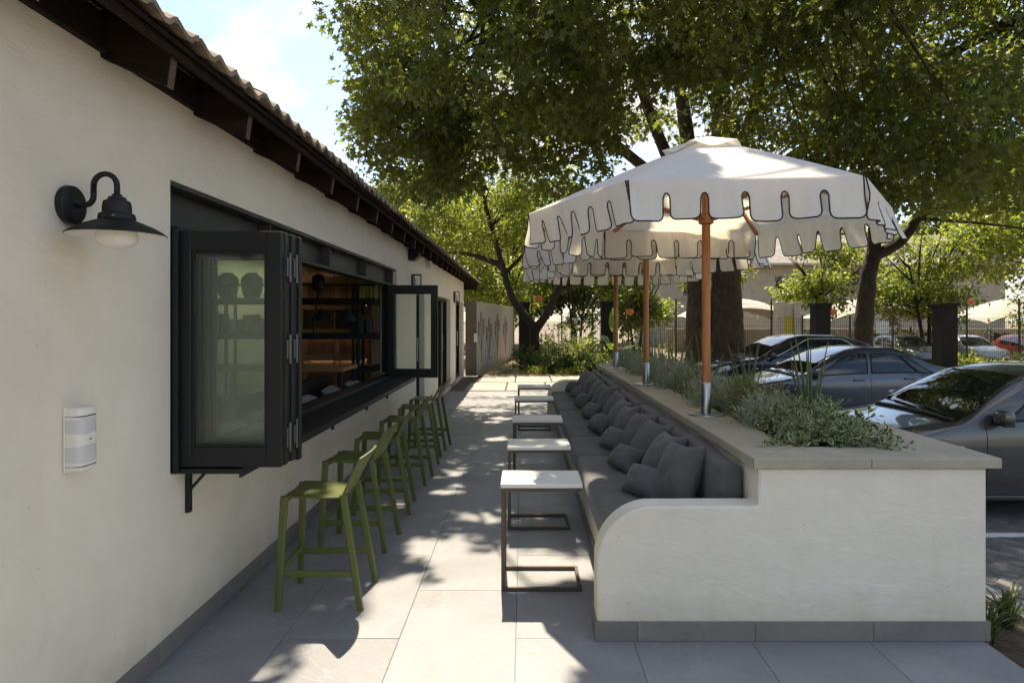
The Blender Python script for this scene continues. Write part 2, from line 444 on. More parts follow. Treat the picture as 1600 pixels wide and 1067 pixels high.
class MB:
    def __init__(self):
        self.v = []; self.f = []
    def add(self, vs, fs):
        k = len(self.v)
        self.v.extend([tuple(map(float, p)) for p in vs])
        self.f.extend([tuple(i + k for i in q) for q in fs])
        return self
    def box(self, x0, x1, y0, y1, z0, z1):
        v = [(x, y, z) for x in (x0, x1) for y in (y0, y1) for z in (z0, z1)]
        return self.add(v, [(0, 1, 3, 2), (4, 6, 7, 5), (0, 4, 5, 1), (2, 3, 7, 6), (0, 2, 6, 4), (1, 5, 7, 3)])
    def bbox(self, x0, x1, y0, y1, z0, z1, b=0.004):
        """box with chamfered edges, 26 faces"""
        xs, ys, zs = (x0, x1), (y0, y1), (z0, z1)
        b = min(b, abs(x1 - x0) * .45, abs(y1 - y0) * .45, abs(z1 - z0) * .45)
        V = []; idx = {}
        for i in (0, 1):
            for j in (0, 1):
                for k in (0, 1):
                    c = (xs[i], ys[j], zs[k]); s = (1 if i == 0 else -1, 1 if j == 0 else -1, 1 if k == 0 else -1)
                    for a in range(3):
                        p = [c[t] + (0 if t == a else s[t] * b) for t in range(3)]
                        idx[(i, j, k, a)] = len(V); V.append(p)
        F = []
        def g(*q): return idx[q]
        for a in range(3):
            o1, o2 = [t for t in range(3) if t != a]
            for side in (0, 1):
                q = []
                for (p1, p2) in ((0, 0), (1, 0), (1, 1), (0, 1)):
                    t = [0, 0, 0]; t[a] = side; t[o1] = p1; t[o2] = p2
                    q.append(g(t[0], t[1], t[2], a))
                F.append(q if ((side == 1) == (a != 1)) else q[::-1])
        for a in range(3):              # edges along axis a
            o1, o2 = [t for t in range(3) if t != a]
            for p1 in (0, 1):
                for p2 in (0, 1):
                    t0 = [0, 0, 0]; t1 = [0, 0, 0]
                    t0[a] = 0; t1[a] = 1
                    for t in (t0, t1): t[o1] = p1; t[o2] = p2
                    q = [g(*t0, o1), g(*t1, o1), g(*t1, o2), g(*t0, o2)]
                    fl = (p1 == p2) == (a != 1)
                    F.append(q if not fl else q[::-1])
        for i in (0, 1):
            for j in (0, 1):
                for k in (0, 1):
                    q = [g(i, j, k, 0), g(i, j, k, 1), g(i, j, k, 2)]
                    F.append(q if (i + j + k) % 2 == 1 else q[::-1])
        return self.add(V, F)
    def rbox(self, c, s, r, seg=3, M=None, fn=None):
        """rounded box (soft cushion): c centre, s size"""
        hs = [t / 2 for t in s]; r = min(r, *[h * .98 for h in hs])
        def axis(h):
            q = [-h + r * (1 - math.cos(math.pi / 2 * i / seg)) for i in range(seg)]
            n = max(2, int(2 * (h - r) / 0.12))
            mid = [-h + r + 2 * (h - r) * i / n for i in range(n + 1)]
            return q + mid + [-t for t in q[::-1]]
        ax = [axis(h) for h in hs]
        def put(p):
            q = [max(-h + r, min(h - r, t)) for t, h in zip(p, hs)]
            d = Vector([a - b for a, b in zip(p, q)])
            if d.length > 1e-9: d = d.normalized() * r
            w = Vector(q) + d
            if fn: w = Vector(fn(w))
            if M is not None: w = M @ w
            return w + Vector(c)
        for a in range(3):
            o1, o2 = [t for t in range(3) if t != a]
            A, B = ax[o1], ax[o2]
            for side in (-1, 1):
                V = []
                for u in A:
                    for w in B:
                        p = [0, 0, 0]; p[a] = side * hs[a]; p[o1] = u; p[o2] = w
                        V.append(put(p))
                nb = len(B); F = []
                for i in range(len(A) - 1):
                    for j in range(nb - 1):
                        q = (i * nb + j, (i + 1) * nb + j, (i + 1) * nb + j + 1, i * nb + j + 1)
                        F.append(q if ((side == 1) == (a != 1)) else q[::-1])
                self.add(V, F)
        return self
    def tube(self, pts, rad, n=8, cap=True, sq=None):
        pts = [Vector(p) for p in pts]
        if not hasattr(rad, "__len__"): rad = [rad] * len(pts)
        V = []; F = []
        up = Vector((0, 0, 1))
        prev = None
        for i, p in enumerate(pts):
            d = (pts[min(i + 1, len(pts) - 1)] - pts[max(i - 1, 0)])
            d = d.normalized() if d.length > 1e-9 else Vector((0, 0, 1))
            if prev is None:
                a = up if abs(d.dot(up)) < 0.95 else Vector((1, 0, 0))
                u = d.cross(a).normalized()
            else:
                u = (prev - d * prev.dot(d))
                u = u.normalized() if u.length > 1e-6 else d.orthogonal().normalized()
            prev = u
            w = d.cross(u)
            for k in range(n):
                t = 2 * math.pi * k / n
                V.append(p + (u * math.cos(t) + w * math.sin(t)) * rad[i])
        for i in range(len(pts) - 1):
            for k in range(n):
                F.append((i * n + k, i * n + (k + 1) % n, (i + 1) * n + (k + 1) % n, (i + 1) * n + k))
        if cap:
            F.append(tuple(range(n))[::-1]); F.append(tuple((len(pts) - 1) * n + k for k in range(n)))
        return self.add(V, F)
    def bar(self, p, q, w, h, up=(0, 0, 1)):
        """rectangular bar from p to q, w across, h along 'up'"""
        p, q, up = Vector(p), Vector(q), Vector(up)
        d = (q - p).normalized()
        s = d.cross(up).normalized(); t = s.cross(d).normalized()
        V = []
        for c in (p, q):
            for (a, b) in ((-1, -1), (1, -1), (1, 1), (-1, 1)):
                V.append(c + s * a * w / 2 + t * b * h / 2)
        return self.add(V, [(0, 1, 2, 3), (7, 6, 5, 4), (0, 4, 5, 1), (1, 5, 6, 2), (2, 6, 7, 3), (3, 7, 4, 0)])
    def lathe(self, prof, c=(0, 0, 0), n=24, M=None, cap=True):
        V = []; F = []
        for (r, z) in prof:
            for k in range(n):
                t = 2 * math.pi * k / n
                p = Vector((r * math.cos(t), r * math.sin(t), z))
                if M is not None: p = M @ p
                V.append(p + Vector(c))
        for i in range(len(prof) - 1):
            for k in range(n):
                F.append((i * n + k, i * n + (k + 1) % n, (i + 1) * n + (k + 1) % n, (i + 1) * n + k))
        if cap and prof[0][0] > 1e-6: F.append(tuple(range(n))[::-1])
        if cap and prof[-1][0] > 1e-6: F.append(tuple((len(prof) - 1) * n + k for k in range(n)))
        return self.add(V, F)
    def prism(self, poly, a0, a1, axis=1, b=0.0):
        """poly in the two other axes, extruded along axis, optional chamfer b on both ends"""
        n = len(poly)
        area = sum(poly[i][0] * poly[(i + 1) % n][1] - poly[(i + 1) % n][0] * poly[i][1] for i in range(n))
        sg = 1 if area > 0 else -1
        ins = []
        for i in range(n):
            p0, p1, p2 = poly[i - 1], poly[i], poly[(i + 1) % n]
            e1 = Vector((p1[0] - p0[0], p1[1] - p0[1])).normalized(); e2 = Vector((p2[0] - p1[0], p2[1] - p1[1])).normalized()
            n1 = Vector((-e1.y, e1.x)); n2 = Vector((-e2.y, e2.x))
            m = (n1 + n2)
            m = m.normalized() / max(0.35, m.normalized().dot(n1))
            ins.append((p1[0] + sg * m.x * b, p1[1] + sg * m.y * b))
        rings = [(ins, a0), (poly, a0 + b), (poly, a1 - b), (ins, a1)] if b else [(poly, a0), (poly, a1)]
        V = []
        for pl, a in rings:
            for (u, w) in pl:
                p = [0, 0, 0]; o = [t for t in range(3) if t != axis]
                p[axis] = a; p[o[0]] = u; p[o[1]] = w
                V.append(p)
        F = []
        for r in range(len(rings) - 1):
            for i in range(n):
                q = (r * n + i, r * n + (i + 1) % n, (r + 1) * n + (i + 1) % n, (r + 1) * n + i)
                F.append(q)
        F.append(tuple(range(n))[::-1]); F.append(tuple((len(rings) - 1) * n + i for i in range(n)))
        return self.add(V, F)
    def build(self, name, material, parent=None, smooth=False, world=False, recalc=True):
        off = Vector((0, 0, 0))
        if world and parent:
            root = parent
            while root.parent: root = root.parent
            off = ORIGIN.get(root.name, off)
        me = bpy.data.meshes.new(name)
        me.from_pydata([(a - off.x, b - off.y, c - off.z) for a, b, c in self.v], [], self.f)
        if recalc:
            import bmesh
            bm = bmesh.new(); bm.from_mesh(me)
            if smooth: bmesh.ops.remove_doubles(bm, verts=bm.verts, dist=1e-5)
            bmesh.ops.recalc_face_normals(bm, faces=bm.faces)
            bm.to_mesh(me); bm.free()
        if smooth:
            me.polygons.foreach_set("use_smooth", [True] * len(me.polygons))
            if smooth != 'all':
                me.set_sharp_from_angle(angle=R(40))
        me.update()
        return link_mesh(name, me, material, parent)

def box(name, x0, x1, y0, y1, z0, z1, m, parent=None, b=0.004, world=False):
    return MB().bbox(x0, x1, y0, y1, z0, z1, b).build(name, m, parent, world=world)

def voxel_wall(mb, axis, t0, t1, us, zs, solid):
    """wall slab with openings: axis = thickness axis (0: X), us/zs = breakpoints, solid(i,j) -> bool"""
    def P(t, u, z): return (t, u, z) if axis == 0 else (u, t, z)
    nu, nz = len(us) - 1, len(zs) - 1
    S = lambda i, j: 0 <= i < nu and 0 <= j < nz and solid(i, j)
    for i in range(nu):
        for j in range(nz):
            if not S(i, j): continue
            a, b, c, d = us[i], us[i + 1], zs[j], zs[j + 1]
            for t in (t0, t1):
                mb.add([P(t, a, c), P(t, b, c), P(t, b, d), P(t, a, d)], [(0, 1, 2, 3)])
            if not S(i - 1, j): mb.add([P(t0, a, c), P(t1, a, c), P(t1, a, d), P(t0, a, d)], [(0, 1, 2, 3)])
            if not S(i + 1, j): mb.add([P(t0, b, c), P(t1, b, c), P(t1, b, d), P(t0, b, d)], [(0, 1, 2, 3)])
            if not S(i, j - 1): mb.add([P(t0, a, c), P(t1, a, c), P(t1, b, c), P(t0, b, c)], [(0, 1, 2, 3)])
            if not S(i, j + 1): mb.add([P(t0, a, d), P(t1, a, d), P(t1, b, d), P(t0, b, d)], [(0, 1, 2, 3)])

# ---- leaves: many small faces written straight into one mesh
def T_leaf(kind):
    if kind == 'plane':      # five-lobed leaf
        half = [(0.42, 0.00), (0.22, 0.24), (0.46, 0.60), (0.13, 0.52)]
        out = [(0, 0.0)] + half + [(0, 1.0)] + [(-x, y) for x, y in half[::-1]]
        V = [(0, 0.30, 0.05)] + [(x, y, -0.10 * abs(x) - 0.06 * y * y) for x, y in out]
        n = len(out)
        return np.array(V, float), np.array([(0, i + 1, (i + 1) % n + 1) for i in range(n)]), None
    if kind == 'oval':
        V = [(0, 0, 0), (0.26, 0.35, 0.04), (0.2, 0.72, 0.02), (0, 1, -0.05), (-0.2, 0.72, 0.02), (-0.26, 0.35, 0.04)]
        return np.array(V, float), np.array([(0, 1, 5), (1, 2, 5), (2, 4, 5), (2, 3, 4)]), None
    if kind == 'slim':
        V = [(0, 0, 0), (0.10, 0.45, 0.02), (0, 1, -0.04), (-0.10, 0.45, 0.02)]
        return np.array(V, float), np.array([(0, 1, 3), (1, 2, 3)]), None
    if kind == 'quad':
        V = [(0, 0, 0), (0.36, 0.45, 0.06), (0, 1, -0.08), (-0.36, 0.45, 0.06)]
        return np.array(V, float), np.array([(0, 1, 2), (0, 2, 3)]), None
    if kind == 'vinca':      # green centre (tone 0) with a cream margin (tone 1)
        inn = [(0, 0.06), (0.24, 0.35), (0.18, 0.69), (0, 0.90), (-0.18, 0.69), (-0.24, 0.35)]
        out = [(0, 0), (0.30, 0.34), (0.23, 0.74), (0, 1.0), (-0.23, 0.74), (-0.30, 0.34)]
        V = [(0, .5, .0)] + [(x, y, 0.02 + .12 * abs(x)) for x, y in inn] + [(x, y, 0.02 + .12 * abs(x)) for x, y in inn] + [(x, y, 0.16 * abs(x) - .05 * y) for x, y in out]
        F = []
        for i in range(6):
            j = (i + 1) % 6
            F += [(0, 1 + i, 1 + j), (7 + i, 13 + i, 13 + j), (7 + i, 13 + j, 7 + j)]
        return np.array(V, float), np.array(F), np.array([0] * 7 + [1] * 12, float)

def leaf_mesh(name, kind, P, D, N, S):
    """P positions, D tip directions, N rough normals, S sizes"""
    T, F, tone = T_leaf(kind)
    n = len(P)
    D = D / np.maximum(np.linalg.norm(D, axis=1, keepdims=True), 1e-9)
    X = np.cross(D, N); X /= np.maximum(np.linalg.norm(X, axis=1, keepdims=True), 1e-9)
    Z = np.cross(X, D)
    V = (T[None, :, 0:1] * X[:, None] + T[None, :, 1:2] * D[:, None] + T[None, :, 2:3] * Z[:, None]) * S[:, None, None] + P[:, None]
    k = len(T)
    tri = (F[None] + (np.arange(n) * k)[:, None, None]).reshape(-1)
    me = bpy.data.meshes.new(name)
    me.vertices.add(n * k); me.vertices.foreach_set("co", V.astype(np.float32).ravel())
    nt = len(tri) // 3
    me.loops.add(len(tri)); me.loops.foreach_set("vertex_index", tri.astype(np.int32))
    me.polygons.add(nt)
    me.polygons.foreach_set("loop_start", np.arange(0, nt * 3, 3, dtype=np.int32))
    try: me.polygons.foreach_set("loop_total", np.full(nt, 3, dtype=np.int32))
    except Exception: pass
    me.update(calc_edges=True)
    if tone is not None:
        at = me.attributes.new("tone", 'FLOAT', 'POINT')
        at.data.foreach_set("value", np.tile(tone, n).astype(np.float32))
    return me

def unit(n):
    d = rng.normal(size=(n, 3)); return d / np.linalg.norm(d, axis=1, keepdims=True)

def in_ellipsoids(E, n, shell=0.35):
    """random points in a union of ellipsoids (cx,cy,cz,rx,ry,rz,weight); shell > 0 pushes points outwards"""
    w = np.array([e[6] if len(e) > 6 else e[3] * e[4] * e[5] for e in E], float); w /= w.sum()
    ch = rng.choice(len(E), size=n, p=w)
    A = np.array([e[:6] for e in E], float)[ch]
    r = rng.random(n) ** (1 / 3 * (1 - shell))
    return A[:, :3] + unit(n) * r[:, None] * A[:, 3:6], ch

def leaves_around(C, per, spread, droop=0.5, flat=0.6):
    """leaf positions and directions round cluster centres C"""
    n = len(C) * per
    cc = np.repeat(C, per, axis=0)
    d = unit(n)
    rad = rng.random(n) ** 0.6
    off = d * rad[:, None] * spread
    off[:, 2] *= flat
    P = cc + off
    D = d * 0.8 + unit(n) * 0.6
    D[:, 2] -= droop
    N = unit(n) * 0.55
    N[:, 2] += 1.0
    return P, D, N

def limb(mb, pts, r0, r1, n=8, seg=5, wob=0.0):
    """smooth tapered limb through control points (Catmull-Rom)"""
    pts = [Vector(p) for p in pts]
    q = [pts[0] * 2 - pts[1]] + pts + [pts[-1] * 2 - pts[-2]]
    out = []
    for i in range(1, len(q) - 2):
        for s in range(seg):
            t = s / seg
            a, b, c, d = q[i - 1], q[i], q[i + 1], q[i + 2]
            out.append(0.5 * ((2 * b) + (-a + c) * t + (2 * a - 5 * b + 4 * c - d) * t * t + (-a + 3 * b - 3 * c + d) * t ** 3))
    out.append(pts[-1])
    m = len(out) - 1
    rad = [r0 + (r1 - r0) * (i / m) ** 0.8 for i in range(m + 1)]
    if wob:
        rad = [r * (1 + random.uniform(-wob, wob)) for r in rad]
        out = [p + Vector((random.uniform(-1, 1), random.uniform(-1, 1), 0)) * wob * r for p, r in zip(out, rad)]
    mb.tube(out, rad, n)
    return out

# ------------------------------------------------------------------ the setting
def sheet(name, x0, x1, y0, y1, z, m, thick=0.0):
    o = MB().box(x0, x1, y0, y1, z - max(thick, 0.002), z).build(name, m)
    return tag(o, kind="structure")

sheet("ground", -400, 400, -200, 700, -0.36, "ground_far", 0.3)
PARK = -0.30
sheet("parking_paving", 3.0, 30, -8, 25.5, PARK - 0.012, "asphalt_paver", 0.04)
sheet("lawn_strip", 3.0, 34, 17.6, 27.5, PARK + 0.03, "dry_grass", 0.06)
floor = sheet("patio_floor", -1.752, 2.372, -3, 15.32, -0.006, "grout", 0.42)
apron = sheet("paving_apron", -1.752, 2.6, 15.325, 19.4, -0.012, "soil", 0.42)
sheet("garden_bed", -1.35, 4.2, 19.405, 27.2, 0.02, "leaf_litter", 0.40)
sheet("planting_strip", 2.378, 3.02, -3, 15.4, -0.16, "soil", 0.26)
kb = sheet("parking_kerb", 3.03, 3.15, -3, 17.5, -0.15, "kerb", 0.25)

# floor tiles, 0.605 x 1.21 m, half-bond
XJ = [-1.749, -1.25, -0.645, -0.04, 0.565, 1.17, 1.775, 2.371]
TILE_ME = {}
for c in range(len(XJ) - 1):
    y = (3.42 if c % 2 else 4.03) - 1.21 * 6
    while y < 15.30:
        a, b = max(y, -2.99), min(y + 1.21, 15.31)
        y += 1.21
        if b - a < 0.02: continue
        key = (round(XJ[c + 1] - XJ[c], 3), round(b - a, 3))
        if key not in TILE_ME:
            hw, hl = key[0] / 2 - 0.0013, key[1] / 2 - 0.0013
            o = MB().bbox(-hw, hw, -hl, hl, -0.011, 0, 0.0016).build("floor_tile", "floor_tile", floor)
            TILE_ME[key] = o.data
        else:
            o = link_mesh("floor_tile", TILE_ME[key], None, floor)
        o.location = ((XJ[c] + XJ[c + 1]) / 2, (a + b) / 2, random.uniform(-0.0006, 0.0006))
# two rows of larger paving slabs between tiles and garden
sl = None
xs = [-1.40, -0.42, 0.56, 1.54, 2.52]
for r, (ya, yb) in enumerate(((15.36, 17.3), (17.36, 19.36))):
    for i in range(4):
        a, b = xs[i] + (0.3 if r else 0), xs[i + 1] + (0.3 if r else 0)
        if sl is None:
            sl = MB().bbox(-0.47, 0.47, -0.96, 0.96, -0.05, 0, 0.006).build("paving_slab", "paving_slab", apron)
            o = sl
        else:
            o = link_mesh("paving_slab", sl.data, None, apron)
        o.location = ((a + b) / 2 - 0.1 * r, (ya + yb) / 2, 0.012)
# herringbone pavers in the parking bay, the part in view
pv_root = tag(MB().box(3.16, 6.0, 3.2, 7.0, PARK - 0.010, PARK - 0.006).build("parking_bay", "grout"), kind="structure")
me_pv = None
cnt = 0
cells = []
for i in range(-40, 60):
    for j in range(-40, 60):
        # 2:1 herringbone on a 0.1 m lattice
        k = (i - j) % 4
        if k == 0: cells.append((i, j, 0))
        elif k == 3: cells.append((i, j, 1))
pav = []
for i, j, d in cells:
    x, y = 3.2 + i * 0.105, 3.4 + j * 0.105
    # rotate lattice by 45 degrees
    w, h = (0.21, 0.105) if d == 0 else (0.105, 0.21)
    cx, cy = i * 0.105 + w / 2, j * 0.105 + h / 2
    X = 4.4 + (cx - cy) * 0.7071; Y = 4.2 + (cx + cy - 3.0) * 0.7071
    if 3.45 < X < 5.75 and 4.15 < Y < 6.35: pav.append((abs(X - 4.4) + abs(Y - 5.0), X, Y, d))
pav.sort()
rest = MB()
for q, (_, X, Y, d) in enumerate(pav):
    ang = R(45) if d == 0 else R(135)
    if q < 295:
        if me_pv is None:
            o = MB().bbox(-0.102, 0.102, -0.0495, 0.0495, -0.05, 0, 0.005).build("paver", "asphalt_paver", pv_root)
            me_pv = o.data
        else:
            o = link_mesh("paver", me_pv, None, pv_root)
        o.location = (X, Y, PARK + random.uniform(-0.002, 0.002)); o.rotation_euler = (0, 0, ang)
tag(MB().box(3.4, 8.4, 5.93, 6.03, PARK - 0.002, PARK + 0.006).build("parking_line", "white_paint"), kind="structure")
for yy in (9.1, 11.3, 13.9, 17.1):
    tag(MB().box(3.4, 8.4, yy, yy + 0.1, PARK - 0.01, PARK - 0.004).build("parking_line", "white_paint"), kind="structure")

# ------------------------------------------------------------------ cafe building
WX = -1.75
bld = thing("cafe_building", "long low cream plastered building with tiled roof and folding serving window", "building", (-1.75, 8, 0))
ya, yb = -3.0, 19.3
us = [ya, 3.265, 9.12, 10.75, 11.65, 13.5, 15.8, 17.0, 18.9, yb]
zs = [0.0, 0.06, 0.885, 2.15, 2.345, 2.95]
def solid(i, j):
    if i == 1 and j in (2, 3): return False
    if i in (3, 5, 7) and j in (1, 2): return False
    return True
mb = MB(); voxel_wall(mb, 0, -1.98, WX, us, zs, solid)
mb.box(-6.2, -1.985, yb - 0.25, yb - 0.005, 0, 2.95)
mb.box(-6.2, -1.985, ya, ya + 0.2, 0, 2.95)
mb.box(-6.4, -6.2, ya, yb, 0, 2.95)
wall = mb.build("wall", "wall_plaster", bld, world=True)
mb = MB(); mb.box(-6.19, -1.99, 10.05, 10.2, 0, 2.8); mb.box(-6.19, -6.1, 1.5, 10.04, 0, 2.8); mb.box(-6.19, -1.99, 1.3, 1.49, 0, 2.8)
mb.build("inner_wall", "inside_plaster", bld, world=True)
mb = MB(); mb.box(-6.19, -1.985, 10.21, 19.0, 0.0, 0.05); mb.box(-6.19, -1.985, 1.5, 10.04, -0.02, 0.03)
mb.build("inner_floor", "desk_wood", bld, world=True)
MB().box(-6.19, -1.985, 1.3, 19.0, 2.70, 2.76).build("ceiling", "dark_inside", bld, world=True)
# skirting tiles along the wall foot
sk = None
y = -2.9
while y < 10.7:
    if sk is None:
        sk = MB().bbox(0, 0.012, 0.0015, 0.6035, 0.001, 0.1, 0.002).build("skirting_tile", "skirting_tile", bld); o = sk
    else:
        o = link_mesh("skirting_tile", sk.data, None, bld)
    o.location = (0.001, y - 8, 0)
    y += 0.605
for (p, q) in ((11.67, 13.48), (15.82, 16.98)):
    box("skirting_tile", -1.749, -1.737, p, q, 0.001, 0.1, "skirting_tile", bld, 0.002, True)

# roof: sheathing, rafters, tilting batten, eaves tiles
SL = math.tan(R(27))
def roof_z(x, lift=0.0): return 2.795 + (-1.36 - x) * SL + lift
mb = MB()
for (p, q, l0, l1) in ((-1.40, -4.6, -0.055, -0.035),):
    V = []
    for yy in (ya - 0.5, 20.9):
        V += [(p, yy, roof_z(p, l0)), (p, yy, roof_z(p, l1)), (q, yy, roof_z(q, l1)), (q, yy, roof_z(q, l0))]
    mb.add(V, [(0, 1, 2, 3), (4, 7, 6, 5), (0, 4, 5, 1), (1, 5, 6, 2), (2, 6, 7, 3), (3, 7, 4, 0)])
roof = mb.build("roof", "dark_wood", bld, world=True)
mb = MB()
V = []
for yy in (ya - 0.5, 20.9):
    V += [(-2.1, yy, roof_z(-2.1, 0.0)), (-4.6, yy, roof_z(-4.6, 0.0)), (-7.9, yy, 2.8), (-7.9, yy, 2.7), (-4.6, yy, roof_z(-4.6, -.033)), (-2.1, yy, roof_z(-2.1, -.033))]
mb.add(V, [(0, 1, 7, 6), (1, 2, 8, 7), (2, 3, 9, 8), (3, 4, 10, 9), (4, 5, 11, 10), (5, 0, 6, 11), (0, 5, 4, 3, 2, 1), (6, 7, 8, 9, 10, 11)])
mb.build("roof_covering", "roof_tile", bld, world=True)
# double-roll tile, 0.34 m wide
def roof_tile_mb():
    mb = MB(); N = 13; W = 0.336
    prof = []
    for i in range(N):
        t = i / (N - 1)
        prof.append((t * W, 0.020 + 0.021 * math.cos(4 * math.pi * t) + (0.006 if i in (2, 3, 8, 9) else 0)))
    V = []
    Ln = 0.40
    for s in (0, 1):
        for lo in (0, 1):
            for (u, h) in prof:
                V.append((-s * Ln * math.cos(R(27)), u, s * Ln * math.sin(R(27)) + h - (0.024 if lo else 0) - (0.018 if s else 0)))
    F = []
    for i in range(N - 1):
        F += [(i, i + 1, 2 * N + i + 1, 2 * N + i), (N + i, 3 * N + i, 3 * N + i + 1, N + i + 1),
              (i, N + i, N + i + 1, i + 1), (2 * N + i, 2 * N + i + 1, 3 * N + i + 1, 3 * N + i)]
    F += [(0, 2 * N, 3 * N, N), (N - 1, 2 * N - 1, 4 * N - 1, 3 * N - 1)]
    return mb.add(V, F)
rt = None
for row in (0, 1):
    y = ya - 0.45
    while y < 20.75:
        if rt is None:
            rt = roof_tile_mb().build("roof_tile", "roof_tile", roof); o = rt
        else:
            o = link_mesh("roof_tile", rt.data, None, roof)
        x = -1.345 - row * 0.33 + random.uniform(-0.012, 0.012)
        o.location = (x + 1.75, y - 8, roof_z(x, 0.002 + 0.014 * row + random.uniform(-0.004, 0.006)))
        o.rotation_euler = (random.uniform(-.012, .012), random.uniform(-.02, .02), random.uniform(-.02, .02))
        y += 0.345
rf = None
y = 2.75 - 0.77 * 7
while y < 20.6:
    if rf is None:
        t, bt = roof_z(-1.452, -0.062), 0.165
        z2 = roof_z(-1.99, -0.062)
        rf = MB().prism([(-1.452 + 1.75, t), (-1.475 + 1.75, t - bt), (-1.99 + 1.75, z2 - 0.21), (-1.99 + 1.75, z2)], -0.025, 0.025, 1, 0.003).build("rafter", "dark_wood", bld)
        e = MB().prism([(-1.450 + 1.75, t - 0.002), (-1.473 + 1.75, t - bt), (-1.474 + 1.75, t - bt), (-1.4515 + 1.75, t - 0.002)], -0.024, 0.024, 1).build("cut_end", "rafter_end", rf)
        o = rf
    else:
        o = copy_tree(rf, bld)
    o.location = (0, y - 8, 0)
    y += 0.77
box("tilting_batten", -1.449, -1.425, ya - 0.45, 20.85, roof_z(-1.43, -0.10), roof_z(-1.43, -0.058), "dark_wood", bld, 0.003, True)
box("barge_board", -1.9, -1.46, 20.80, 20.84, 2.60, 2.80, "dark_wood", bld, 0.003, True)
box("wall_plate", -1.748, -1.715, ya, yb, 2.752, 2.905, "dark_wood", bld, 0.003, True)

# serving window: steel head beam, sill counter, folded leaves
win = MB().bbox(-1.93, -1.85, 3.268, 9.117, 2.135, 2.320, 0.002).bbox(-1.935, -1.757, 3.268, 9.117, 2.3205, 2.342, 0.003).bbox(-1.935, -1.757, 3.268, 9.117, 2.1175, 2.1345, 0.003).build("window_head", "grey_steel_beam", bld, world=True)
for yy in (4.6, 6.0, 7.4, 8.9):
    box("web_stiffener", -1.849, -1.765, yy, yy + .012, 2.136, 2.319, "grey_steel_beam", win, 0.001, True)
box("head_track", -1.80, -1.72, 3.28, 9.11, 2.098, 2.117, "black_frame", win, 0.002, True)
for yy in (3.27, 9.07):
    box("window_jamb", -1.95, -1.765, yy, yy + 0.045, 0.93, 2.114, "black_frame", win, 0.003, True)
sill = MB().bbox(-1.97, -1.42, 3.30, 8.60, 0.880, 0.905, 0.003).build("counter_shelf", "black_metal", bld, world=True)
box("shelf_lip", -1.425, -1.412, 3.30, 8.60, 0.862, 0.907, "black_metal", sill, 0.002, True)
box("sill_rail", -1.86, -1.72, 3.32, 9.10, 0.906, 0.935, "black_frame", sill, 0.003, True)
for yy in (3.42, 4.7, 6.0, 7.3, 8.4):
    b = MB().bbox(-1.749, -1.725, yy - 0.016, yy + 0.016, 0.655, 0.879, 0.002)
    b.bar((-1.735, yy, 0.765), (-1.64, yy, 0.872), 0.014, 0.014)
    b.build("shelf_bracket", "black_metal", sill, world=True)
mb = MB().bbox(-1.7495, -1.72, 3.275, 3.30, 0.885, 2.1, 0.002)
mb.build("jamb_stop", "black_frame", win, world=True)

def leaf(name, y0, x0, x1, z0, z1, t, label=None, seen=True, parent=None, rot=0.0):
    st = 0.075; bt = 0.10
    mb = MB()
    mb.bbox(x0, x0 + st, y0, y0 + t, z0, z1, 0.004)
    mb.bbox(x1 - st, x1, y0, y0 + t, z0, z1, 0.004)
    mb.bbox(x0 + st - .002, x1 - st + .002, y0 + 0.001, y0 + t - 0.001, z0, z0 + bt, 0.004)
    mb.bbox(x0 + st - .002, x1 - st + .002, y0 + 0.001, y0 + t - 0.001, z1 - bt, z1, 0.004)
    b = 0.014
    for (a0, a1, c0, c1) in ((x0 + st, x0 + st + b, z0 + bt, z1 - bt), (x1 - st - b, x1 - st, z0 + bt, z1 - bt),
                             (x0 + st + b, x1 - st - b, z0 + bt, z0 + bt + b), (x0 + st + b, x1 - st - b, z1 - bt - b, z1 - bt)):
        mb.box(a0, a1, y0 + t * .28, y0 + t * .72, c0, c1)
    o = mb.build("window_leaf", "black_frame", parent or bld, world=True)
    if label: o["label"] = label
    MB().box(x0 + st + .003, x1 - st - .003, y0 + t * .46, y0 + t * .54, z0 + bt + .003, z1 - bt - .003).build("pane", "pane", o, world=True)
    return o
for i in range(6):
    y0 = 3.305 + i * 0.047
    dx = [0, 0.004, -0.004, 0.006, 0.0, 0.012][i]
    lf = leaf("window_leaf", y0, -1.745, -1.215 + dx, 0.912 - (0.012 if i == 5 else 0), 2.096, 0.041,
              "nearest leaf of the folded window stack, full pane in view" if i == 0 else None)
    if i < 5:
        for zc in ((1.05, 1.5, 1.92) if i in (1, 3) else ()):
            h = MB().bbox(-1.2145 + dx, -1.205 + dx, y0 + 0.006, y0 + 0.060, zc - 0.05, zc + 0.05, 0.003)
            h.tube([(-1.206 + dx, y0 + 0.0435, zc - 0.075), (-1.206 + dx, y0 + 0.0435, zc + 0.075)], 0.007, 8)
            h.build("hinge", "hinge_steel", lf, world=True)
lf = leaf("window_leaf", 8.44, -1.74, -1.10, 0.912, 2.096, 0.045, "single open leaf at the far end of the serving window")
h = MB().bbox(-1.135, -1.12, 8.42, 8.439, 1.34, 1.62, 0.004); h.bbox(-1.15, -1.105, 8.434, 8.4395, 1.30, 1.66, 0.002)
h.build("handle", "black_rubber", lf, world=True)

